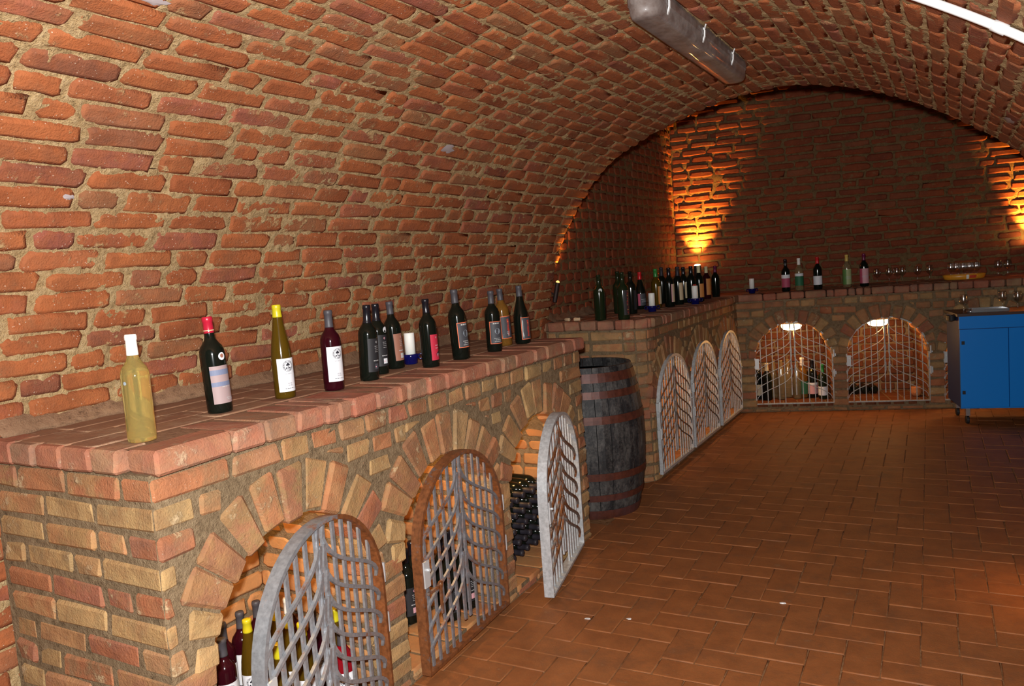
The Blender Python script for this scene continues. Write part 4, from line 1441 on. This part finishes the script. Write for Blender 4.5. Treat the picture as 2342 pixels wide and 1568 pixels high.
L2 = 'bottles on the ledge past the barrel'
L2B = [('dark green bottle with a round white sticker, standing alone by the corks', 'bordeaux', 0.316, (-2.131, 5.002), -30, G_green, None, 0, None, ('silver', -22, .66, .012)),
       ('plain dark green bottle at the back of the group of three', 'bordeaux', 0.324, (-2.237, 5.627), 0, G_green, None, 0, None, None),
       ('dark bottle with red script down its side, front of the group of three', 'bordeaux', 0.323, (-1.958, 5.005), -25, G_green, None, 0, ('black', 40, .10, .62, script), None),
       ('dark bottle right of the red script bottle', 'bordeaux', 0.319, (-2.096, 5.525), 0, G_dark, None, 0, ('black', 40, .10, .55, None), None),
       ('sloping bottle with red capsule and crimson-grey label', 'burgundy', 0.301, (-2.209, 6.038), -40, G_dark, 'crimson', .06, ('darkgrey', 62, .10, .42, side_block('magenta', .22)), None),
       ('olive glass bottle with green capsule behind a candle', 'bordeaux', 0.316, (-2.103, 6.120), -5, G_olive, 'green', .065, ('beige', 45, .10, .55, side_block('orangebrown', .2)), None),
       ('dark bottle with plum capsule behind the first beige label', 'bordeaux', 0.319, (-2.253, 6.720), 0, G_dark, 'plum', .075, None, None),
       ('dark bottle with the first beige label of the three', 'bordeaux', 0.318, (-2.005, 6.161), -8, G_dark, 'black', .06, ('beige', 42, .13, .58, side_block('rose', .15)), None),
       ('dark bottle with the middle beige label of the three', 'bordeaux', 0.318, (-2.007, 6.401), -18, G_dark, 'plum', .075, ('beige', 42, .13, .58, None), None),
       ('dark bottle with the last beige label of the three', 'bordeaux', 0.308, (-2.042, 6.679), -18, G_dark, 'black', .06, ('beige', 42, .13, .58, None), None),
       ('dark bottle with red label under the corner uplight, behind a candle', 'bordeaux', 0.314, (-1.945, 6.580), -10, G_dark, 'black', .06, ('scarlet', 45, .12, .5, None), None),
       ('dark bottle with beige neck and dull gold label behind a candle', 'bordeaux', 0.310, (-1.925, 6.745), -30, G_dark, 'cream', .06, ('orangebrown', 40, .12, .5, None), None),
       ('bottle with pale yellow capsule and orange label by the corner', 'bordeaux', 0.296, (-1.967, 7.138), -20, G_red, 'cream', .06, ('orangebrown', 60, .12, .62, None), None),
       ('plain black bottle with purple capsule, last before the far corner', 'bordeaux', 0.292, (-1.946, 7.369), 0, G_dark, 'purple', .06, None, None)]
for lab, kind, h, (x, y), rz, g, cap, cl, lb, st in L2B:
    bottle(lab, L2, kind, h, (x, y, LZ), rz, g, cap, cl, lb, 0, st, True)
L3 = 'bottles on the far ledge'
for lab, x, y, g, cap, lb in [('dark bottle with white and pink banded label, first on the far ledge', -1.376, 7.74, G_dark, 'black', ('magenta', 80, .13, .52, bands(('white', .28),))),
                              ('clear bottle with white capsule and green banded label', -1.269, 7.83, G_clear, 'white', ('darkgreen', 80, .15, .53, bands(('white', .22),))),
                              ('dark bottle with red capsule and plain white label on the far ledge', -1.103, 7.83, G_dark, 'crimson', ('white', 80, .15, .42, None)),
                              ('pale bottle with yellow capsule and green label on the far ledge', -0.871, 8.05, G_clear, 'gold', ('palegreen', 80, .08, .55, side_block('green', .45))),
                              ('dark bottle with purple capsule and pink label, rightmost on the far ledge', -0.715, 7.98, G_dark, 'purple', ('rose', 80, .10, .55, side_block('magenta', .35)))]:
    bottle(lab, L3, 'bordeaux', .305, (x, y, LZ), math.degrees(math.atan2(-y, -x)), g, cap, .062, lb, 0, None, True)

# bottles inside the niches
NZ = 0.056
GN = 'bottles standing in the nearest niche'
n1 = [('red', (-2.315, 1.960), 'dark red bottle with grey capsule at the back left of the nearest niche'), ('red', (-2.300, 1.868), 'dark red bottle with grey capsule, second from the back of the nearest niche'),
      ('red', (-2.285, 1.775), 'dark red bottle with white seal label against the left side of the nearest niche'), ('red', (-2.185, 1.690), 'dark red bottle with plain white label, front left in the nearest niche'),
      ('hock', (-2.165, 1.785), 'slim bottle with yellow capsule left of the gate frame'), ('hock', (-2.140, 1.895), 'slim bottle with yellow capsule behind the gate, first from the left'),
      ('hock', (-2.045, 1.865), 'slim bottle with yellow capsule behind the gate, middle of the row'), ('hock', (-1.955, 1.835), 'slim bottle with yellow capsule right under the centre rods'),
      ('hock', (-1.915, 1.690), 'slim bottle with yellow capsule low behind the gate bars'), ('hock', (-1.925, 1.965), 'slim bottle with yellow capsule and white label on the hinge side'),
      ('rose', (-1.845, 1.905), 'bright red bottle with white seal label on the hinge side'), ('red', (-2.045, 1.975), 'dark bottle with black neck behind the yellow capsules'),
      ('white', (-2.190, 2.000), 'bottle with white capsule at the back right of the nearest niche')]
G_rose = glass('cherry_wine_glass', (0.22, 0.004, 0.010), 0.1, 0.05)
for k_, (x, y), lab in n1:
    if k_ == 'hock': bottle(lab, GN, 'hock', .325, (x, y, NZ), -45, G_olive, 'yellow', .045, ('white', 60, .075, .42, estate))
    elif k_ == 'red': bottle(lab, GN, 'bordeaux', .295, (x, y, NZ), -20, G_red, 'grey', .06, ('white', 60, .11, .50, estate))
    elif k_ == 'rose': bottle(lab, GN, 'bordeaux', .295, (x, y, NZ), -45, G_rose, 'grey', .06, ('white', 60, .11, .50, estate))
    else: bottle(lab, GN, 'bordeaux', .31, (x, y, NZ), -45, G_red, 'white', .06, ('white', 60, .11, .50, estate))
n2 = [((-2.055, 2.545), 'black bottle left of the rusty gate frame, front one of two'), ((-2.085, 2.632), 'black bottle left of the rusty gate frame, back one of two'), ((-1.99, 2.715), 'black bottle behind the rusty gate, left of its centre rods'),
      ((-2.005, 2.80), 'black bottle behind the rusty gate, back row'), ((-1.90, 2.635), 'black bottle behind the rusty gate, nearest its latch'), ((-1.895, 2.755), 'black bottle behind the rusty gate, on its hinge side'),
      ((-2.16, 2.47), 'black bottle deep in the left corner behind the rusty gate')]
for (x, y), lab in n2:
    bottle(lab, 'black bottles in the second niche', 'bordeaux', .32, (x, y, NZ), -15, G_dark, 'black', .06, ('black', 55, .12, .5, ehouse('pink', 'rose')), 0, None, False)
ORD = ('first', 'second', 'third', 'fourth', 'fifth', 'sixth', 'seventh', 'eighth')
# the stack of lying bottles in the third niche
for r_ in range(5):
    for k in range(8 - r_ % 2):
        y = 3.075 + 0.0795 * k + 0.0398 * (r_ % 2)
        z = NZ + 0.040 + r_ * 0.0695
        bottle('black bottle lying in the niche stack, %s from the left in its %s row' % (ORD[k], ('lowest', 'second', 'middle', 'fourth', 'topmost')[r_]), 'stacked bottles in the third niche', 'bordeaux', .30, (-2.215 + rng.uniform(-.012, .012), y, z), 0, G_dark, 'plum', .06, None, 0, None, True, (1, rng.uniform(-.03, .03), rng.uniform(-.02, .01)))
for k, (s_, d_) in enumerate([(0.28, .34), (0.37, .30), (0.45, .40)]):
    p = P2(s_, d_, NZ)
    bottle('dark bottle in shadow behind the gate by the barrel, %s' % ('left one', 'middle one in front', 'right one at the back')[k], 'bottles behind the gate by the barrel', 'bordeaux', .30, p, 0, G_dark, 'black', .06, None, 0, None, True)
GA = 'bottles in the lamplit niche at the far wall'
for s_, d_, kind, h, g, cap, lb, lab in [(.185, .30, 'bordeaux', .36, G_dark, 'cream', ('beige', 60, .1, .4, None), 'dark bottle with cream capsule at the left of the far lamplit niche'), (.265, .22, 'bordeaux', .36, G_dark, 'cream', None, 'second dark bottle with cream capsule in the far lamplit niche'),
                                        (.335, .33, 'hock', .38, G_clear, None, None, 'tall pale empty bottle, first in the far lamplit niche'), (.400, .24, 'hock', .38, G_clear, None, None, 'tall pale empty bottle, second in the far lamplit niche'),
                                        (.468, .33, 'hock', .38, G_clear, None, None, 'tall pale empty bottle, third in the far lamplit niche'), (.545, .24, 'hock', .36, G_clear, None, None, 'tall pale empty bottle next to the white capsule'),
                                        (.600, .30, 'bordeaux', .39, G_amber, 'white', ('darkgreen', 80, .1, .42, bands(('gold_', .0),) if False else None), 'amber bottle with white capsule and green label in the far lamplit niche'),
                                        (.690, .30, 'bordeaux', .37, G_dark, 'black', ('rose', 80, .1, .4, bands(('white', .2),)), 'dark bottle with pink label in the far lamplit niche'), (.775, .22, 'bordeaux', .33, G_green, 'green', ('white', 80, .1, .36, None), 'dark green bottle with white label at the right of the far lamplit niche')]:
    p = P3(s_, d_, 0.081)
    bottle(lab, GA, kind, h, p, math.degrees(math.atan2(-p.y, -p.x)), g, cap, .075, lb, 0, None, True)
for k in range(4):
    p = P3(1.018 + 0.080 * k, 0.40, 0.081 + 0.039)
    d = -NI3
    bottle('dark bottle lying in the far niche, %s' % ('first from its left jamb', 'second from its left jamb', 'third from its left jamb', 'fourth from its left jamb')[k], 'lying bottles in the far niche', 'bordeaux', .30, (p.x, p.y, p.z), 0, G_dark, 'crimson' if k == 2 else 'black', .06, None, 0, None, True, (-d.x, -d.y, 0))
    bpy.context.view_layer.update()

# ------------------------------------------------------------------ candles
M_wax = plain('white_wax', (0.85, 0.83, 0.78), 0.45, 0, 0.4)
M_wax.node_tree.nodes['Principled BSDF'].inputs['Subsurface Weight'].default_value = 0.15
M_cobalt = plain('cobalt_blue_glass', (0.004, 0.005, 0.075), 0.12)
for loc, lab, s in [((-2.152, 2.835, LZ), 'white candle in a cobalt blue two-ring holder on the near ledge', 1.0), ((-1.990, 5.676, LZ), 'white candle in a blue holder in front of the green-capsule bottle', 1.0),
                    ((-1.856, 6.364, LZ), 'white candle in a blue holder in front of the bottle under the corner uplight', 1.08), ((-1.689, 7.72, LZ), 'white candle in a blue holder alone at the left of the far ledge', 1.0)]:
    t = thing('candle', lab, 'candle', loc, 0.62, 'candles in blue holders')
    t.scale = (s, s, s)
    v, f = lathe([(.026, 0), (.030, .003), (.031, .022), (.036, .026), (.037, .043), (.034, .046), (.027, .044), (.026, .030), (.002, .030)], 24, False)
    mb = MB().add(v, f).add(*lathe([(.026, 0), (.001, 0.0005)], 24, False))
    for sg in (-1, 1):
        pts = [(sg * (.047 + .011 * math.cos(a)), 0, .032 + .012 * math.sin(a)) for a in [2 * PI * q / 14 for q in range(14)]]
        mb.add(*sweep(pts, (0, 1, 0), .0035, .005, True, 8))
    mb.build('candle_holder', M_cobalt, t, smooth=True, label='cobalt blue glass holder')
    v, f = lathe([(.0235, .031), (.0240, .12), (.0238, .140), (.0215, .1425), (.015, .1385), (.002, .137)], 24)
    ob('wax', mesh('candle_wax', v, f), M_wax, t)
    v, f = lathe([(.0012, .136), (.001, .146)], 6)
    ob('wick', mesh('candle_wick', v, f), M_black, t)

# corks at the end of the second ledge
M_cork = plain('cork', (0.55, 0.40, 0.24), 0.8)
for k, (x, y, a) in enumerate([(-2.395, 5.02, 1.1), (-2.315, 5.01, 1.9), (-2.345, 5.055, 0.2)]):
    v, f = lathe([(.0105, -.023), (.0118, -.021), (.0118, .021), (.0105, .023)], 14)
    o = ob('cork', mesh('cork', v, f), M_cork, None, 'used cork lying at the left end of the ledge past the barrel, %s' % ('leftmost', 'front right', 'crosswise behind')[k], 'cork', 'corks on the ledge')
    o.location = (x, y, LZ + .0125)
    o.rotation_euler = (PI / 2, 0, a)

# ------------------------------------------------------------------ stem glasses on the far ledge and the cabinet
def thin_glass():
    q = NT('clear_thin_glass')
    tr = q.n('ShaderNodeBsdfTransparent')
    tr.inputs[0].default_value = (1, 1, 1, 1)
    gl = q.n('ShaderNodeBsdfGlossy')
    gl.inputs['Roughness'].default_value = 0.12
    lw = q.n('ShaderNodeLayerWeight')
    lw.inputs[0].default_value = 0.25
    mx = q.n('ShaderNodeMixShader')
    q.l(q.math('ADD', q.math('MULTIPLY', lw.outputs['Facing'], 0.30), 0.10), mx.inputs[0])
    q.l(tr.outputs[0], mx.inputs[1])
    q.l(gl.outputs[0], mx.inputs[2])
    q.l(mx.outputs[0], q.t.nodes['Material Output'].inputs[0])
    return q.m


M_glass = thin_glass()
v, f = lathe([(.031, 0), (.032, .002), (.006, .006), (.0035, .012), (.0035, .058), (.006, .064), (.022, .075), (.0315, .092), (.033, .108), (.029, .135), (.0265, .152), (.0255, .152), (.028, .134), (.0315, .108), (.030, .093), (.021, .078), (.001, .068)], 18, False)
f.append(tuple(range(17, -1, -1)))
GM = mesh('stem_glass', v, f)
GM.materials.append(M_glass)


def stem(loc, lab, group, s=1.0):
    t = tag(bpy.data.objects.new('wine_glass', GM), lab, 'glass', group)
    COL.objects.link(t)
    t.location = loc
    t.scale = (s, s, s)
    return t


def on3(s_, d_, z=LZ): return P3(s_, d_, z)


GG = 'stem glasses on the far ledge'
for k, (s_, d_) in enumerate([(1.325, .47), (1.445, .55), (1.50, .47), (1.565, .56), (1.68, .48), (1.80, .55)]):
    stem(on3(s_, d_), 'stem glass left of the yellow tray, %s' % ('standing alone farthest', 'first of the close three', 'middle of the close three', 'last of the close three', 'standing alone second nearest', 'standing nearest')[k], GG)
M_tray = plain('yellow_tray', (0.70, 0.30, 0.025), 0.35)
M_trayred = plain('tray_red_print', (0.55, 0.06, 0.03), 0.4)
tc = on3(2.06, .42)
ta = math.atan2(E3.y, E3.x)
t = thing('serving_tray', 'oval yellow tray of glasses with a pale and red mark on its rim', 'tray', tc, ta)
v, f = lathe([(.17, 0), (.19, .006), (.205, .046), (.198, .048), (.185, .010), (.001, .009)], 40, False)
v = [(x, y * .62, z) for x, y, z in v]
f.append(tuple(range(39, -1, -1)))
t.scale = (.88, .88, 1)
tray = ob('tray_body', mesh('tray', v, f), M_tray, t)
for a0, a1, m_, z0, z1 in [(-1.62, -1.50, M_wax, .006, .044), (-1.47, -1.12, M_trayred, .012, .038)]:
    mb = MB()
    for q in range(6):
        p, r_ = a0 + (a1 - a0) * q / 6, a0 + (a1 - a0) * (q + 1) / 6
        rad = lambda z: .1905 + .0152 * (z - .006) / .04
        mb.add([(rad(z) * math.cos(a), rad(z) * math.sin(a) * .62, z) for a, z in ((p, z0), (r_, z0), (r_, z1), (p, z1))], [(0, 1, 2, 3)])
    mb.build('rim_mark', m_, t)
k = 0
for r_ in range(3):
    for q in range(6 - (r_ % 2)):
        x, y = (q - 2.5 + .5 * (r_ % 2)) * .055, (r_ - 1) * .060
        if (x / .155) ** 2 + (y / .10) ** 2 > 0.98: continue
        p = tc + E3 * x + NI3 * y
        stem((p.x, p.y, LZ + .0095), 'stem glass on the yellow tray, %s from the left in its %s row' % (ORD[q], ('front', 'middle', 'back')[r_]), 'stem glasses on the yellow tray')
for k, (s_, d_) in enumerate([(2.37, .52), (2.46, .55)]):
    stem(on3(s_, d_), 'stem glass on the far ledge just right of the tray, %s' % ('beside it', 'farther one')[k], GG)
p = on3(2.63, .40)
v, f = lathe([(.035, 0), (.04, .003), (.055, .035), (.057, .04), (.053, .04), (.036, .006), (.001, .005)], 22, False)
tag(ob('steel_bowl', mesh('steel_bowl', v, f), M_steel), 'small shiny steel bowl on the far ledge right of the tray', 'bowl').location = p

# ------------------------------------------------------------------ blue cabinet on castors
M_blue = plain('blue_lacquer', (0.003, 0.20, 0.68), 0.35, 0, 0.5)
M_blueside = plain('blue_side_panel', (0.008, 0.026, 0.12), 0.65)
M_work = plain('dark_worktop', (0.055, 0.028, 0.022), 0.4)
rz = R(11.5)
ce = Vector((math.cos(rz), math.sin(rz), 0))
ci = Vector((-ce.y, ce.x, 0))
t = thing('cabinet', 'blue two-door serving cabinet on castors at the right, below the glasses', 'cabinet', (0.042, 7.20, 0), rz)
CW, CD = 1.02, 0.46
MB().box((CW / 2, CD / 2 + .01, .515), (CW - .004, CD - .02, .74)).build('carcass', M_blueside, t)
MB().box((CW / 2, .009, .84), (CW, .018, .105)).build('top_panel', M_blue, t)
for k in range(2):
    x0 = (0.004, 0.372)[k] if False else (0.003 + k * .345)
    w = .34
    d = MB().box((x0 + w / 2, .009, .465), (w, .018, .635)).build('door', M_blue, t)
    for z in (.27, .675):
        MB().box((x0 + .022 if k == 0 else x0 + w - .022, -.002, z), (.022, .006, .028)).build('hinge_cap', M_black, d)
MB().box((.693 + (CW - .693) / 2, .009, .465), (CW - .697, .018, .635)).build('door', M_blue, t)
MB().box((CW / 2, CD / 2, .9), (CW + .03, CD + .03, .022)).build('worktop', M_work, t)
MB().box((CW / 2, .006, .1425), (CW, .012, .008)).build('kickboard', M_blue, t)
for x, y in ((.06, .06), (CW - .06, .06), (.06, CD - .06), (CW - .06, CD - .06)):
    v, f = lathe([(.004, -.012), (.03, -.012), (.034, -.008), (.034, .008), (.03, .012), (.004, .012)], 16)
    cs = MB().box((x, y, .105), (.03, .045, .07)).build('caster', M_steel, t)
    MB().add([(x + q, y + .01 + b, .034 + a) for a, b, q in v], f).build('caster_wheel', M_black, cs, smooth=False)
mb = MB()
v, f = lathe([(.02, 0), (.055, .012), (.058, .05), (.05, .05), (.045, .02), (.001, .018)], 16, False)
MB().add([(-.03 + x * .6, .14 + y, .84 + z) for x, y, z in v], f).build('side_hook', M_black, t)
loc = lambda x, y, z: Vector((0.042, 7.20, 0)) + ce * x + ci * y + Z * z
stem(loc(.05, .07, .911), 'stem glass on the left end of the blue cabinet', 'glasses on the blue cabinet')
stem(loc(.37, .25, .911), 'stem glass behind the steel tray on the blue cabinet', 'glasses on the blue cabinet')
stem(loc(.455, .16, .911), 'stem glass at the right end of the steel tray on the blue cabinet', 'glasses on the blue cabinet')
ty = thing('steel_tray', 'shallow rectangular steel tray lying on the blue cabinet', 'tray', loc(.24, .16, .911), rz)
mb = MB().box((0, 0, .003), (.26, .18, .006))
for x, y, a, b in ((0, -.09, .26, .006), (0, .09, .26, .006), (-.13, 0, .006, .186), (.13, 0, .006, .186)): mb.box((x, y, .012), (a, b, .024))
mb.build('tray_body', M_steel, ty)
v, f = lathe([(.03, 0), (.032, .012), (.012, .02), (.008, .03), (.001, .031)], 16)
tag(ob('ash_dish', mesh('steel_lid', v, f), M_steel), 'small round steel dish by the glass on the left end of the cabinet', 'dish').location = loc(.105, .10, .911)

# clay pot in the almost empty niche
p = P3(1.585, .22, .081)
v, f = lathe([(.03, 0), (.045, .02), (.05, .05), (.04, .075), (.044, .085), (.038, .085), (.034, .07), (.001, .06)], 18, False)
f.append(tuple(range(17, -1, -1)))
tag(ob('clay_pot', mesh('clay_pot', v, f), plain('clay', (0.45, 0.16, 0.05), 0.7)), 'small orange clay pot in the right corner of the nearly empty far niche', 'pot').location = p

# ------------------------------------------------------------------ strip light on the vault
def strip_mat():
    q = NT('dusty_diffuser')
    tc = q.n('ShaderNodeTexCoord').outputs['Object']
    n = q.noise(tc, 14.0, 5, 0.7)
    c = q.ramp(n, [(0.35, (0.13, 0.095, 0.082)), (0.65, (0.25, 0.22, 0.205))])
    q.l(c, q.b.inputs['Base Color'])
    q.b.inputs['Roughness'].default_value = 0.48
    q.b.inputs['Coat Weight'].default_value = 0.15
    return q.m


M_strip, M_clip = strip_mat(), plain('white_clip', (0.75, 0.76, 0.76), 0.35)
t = thing('strip_light', 'dusty unlit fluorescent strip light with white clips on the vault crown', 'lamp', (-0.965, 3.535, 2.492))
def stad(hw, L, z, n=10):
    q = []
    for k in range(n + 1):
        a = PI * k / n
        q.append((hw * math.cos(a), L + hw * math.sin(a), z))
    for k in range(n + 1):
        a = PI + PI * k / n
        q.append((hw * math.cos(a), -L + hw * math.sin(a), z))
    return q
def loft(rings):
    v, f = [], []
    m = len(rings[0])
    for r_ in rings: v += r_
    for i in range(len(rings) - 1):
        for k in range(m):
            l = (k + 1) % m
            f.append((i * m + k, i * m + l, (i + 1) * m + l, (i + 1) * m + k))
    return v, f + [tuple(range(m)), tuple((len(rings) - 1) * m + k for k in range(m))]
LH = 0.665
v, f = loft([stad(.063, LH, .01), stad(.066, LH, -.008), stad(.066, LH, -.034), stad(.062, LH, -.038)])
ob('housing', mesh('strip_housing', v, f, False), M_strip, t)
v, f = loft([stad(.062, LH, -.038), stad(.059, LH, -.068), stad(.052, LH, -.082), stad(.040, LH, -.088), stad(.012, LH, -.090)])
ob('diffuser', mesh('strip_diffuser', v, f), M_strip, t)
for y in (-.60, -.12, .38):
    for sg in (1, -1):
        pts = [(sg * .064, y, -.006), (sg * .071, y, -.018), (sg * .0685, y + .004, -.040), (sg * .062, y + .008, -.054), (sg * .058, y + .003, -.066)]
        mb = MB().add(*sweep(pts, (0, 1, 0), .0025, .006))
        mb.add(*sweep([(sg * .071, y - .006, -.018), (sg * .078, y - .016, -.006), (sg * .082, y - .014, .004)], (0, 1, 0), .002, .003))
        mb.build('clip', M_clip, t)

# white conduit over the right side of the vault
s0 = float(np.interp(-0.30, fine[:, 0], arc))
pts = []
for q in range(40):
    s_ = s0 + (TOT - 0.9 - s0) * q / 39
    p, tt, n = vprof(s_)
    pts.append(p + n * 0.020 + Y * (2.575 + 0.02 * math.sin(q * .25)))
t = thing('conduit_pipe', 'white plastic conduit pipe clipped across the right side of the vault', 'pipe', (0, 0, 0))
v, f = sweep(pts, Y, .0125, .0125, False, 10)
ob('pipe', mesh('conduit', v, f), M_clip, t)
for q in (11, 24):
    p, n = pts[q], (pts[q + 1] - pts[q]).normalized()
    v, f = sweep([p - n * .02, p + n * .02], Y, .0155, .0155, False, 10)
    ob('coupling', mesh('coupling', v, f), M_clip, t)

# flakes of lime left on the vault
M_lime = plain('lime_flake', (0.34, 0.29, 0.29), 0.7)
for px_, (x, y), (a, b) in [(0, (0.235, 4.17), (.075, .028)), (1, (-1.80, 1.40), (.06, .018)), (2, (-2.07, 3.15), (.05, .03)), (3, (-2.30, 1.42), (.02, .010))]:
    s_ = float(np.interp(x, fine[:, 0][40:260], arc[40:260]))
    p, tt, n = vprof(s_)
    rn = random.Random(px_)
    v = [p + n * .010 + Y * y]
    for k in range(14):
        w = 2 * PI * k / 14
        rr = rn.uniform(.6, 1.1)
        v.append(p + n * rn.uniform(.002, .007) + Y * (y + a * rr * math.cos(w)) + tt * (b * rr * math.sin(w)))
    f = [(0, k + 1, (k + 1) % 14 + 1) for k in range(14)]
    par = bpy.data.objects['ceiling' if x > -2.23 else 'wall_left']
    ob('lime_flake', mesh('lime_flake', v, f), M_lime, par)
# chips of plaster on the floor
for k, (x, y) in enumerate([(-0.665, 3.36), (-1.23, 2.99), (-1.40, 2.93)]):
    rn = random.Random(k)
    v = [(math.cos(q) * rn.uniform(.006, .016), math.sin(q) * rn.uniform(.003, .007), z) for z in (0, .004) for q in [2 * PI * j / 7 for j in range(7)]]
    f = [tuple(range(6, -1, -1)), tuple(range(7, 14))] + [(j, (j + 1) % 7, 7 + (j + 1) % 7, 7 + j) for j in range(7)]
    o = ob('plaster_chip', mesh('plaster_chip', v, f, False), M_clip, None, ('white plaster chip lying in the open floor', 'pale plaster crumb on the floor near the bright zinc gate', 'pale plaster crumb on the floor near the rusty gate')[k], 'chip', 'plaster crumbs on the floor')
    o.location = (x, y, 0.002)
    o.rotation_euler = (0, 0, 0.2)
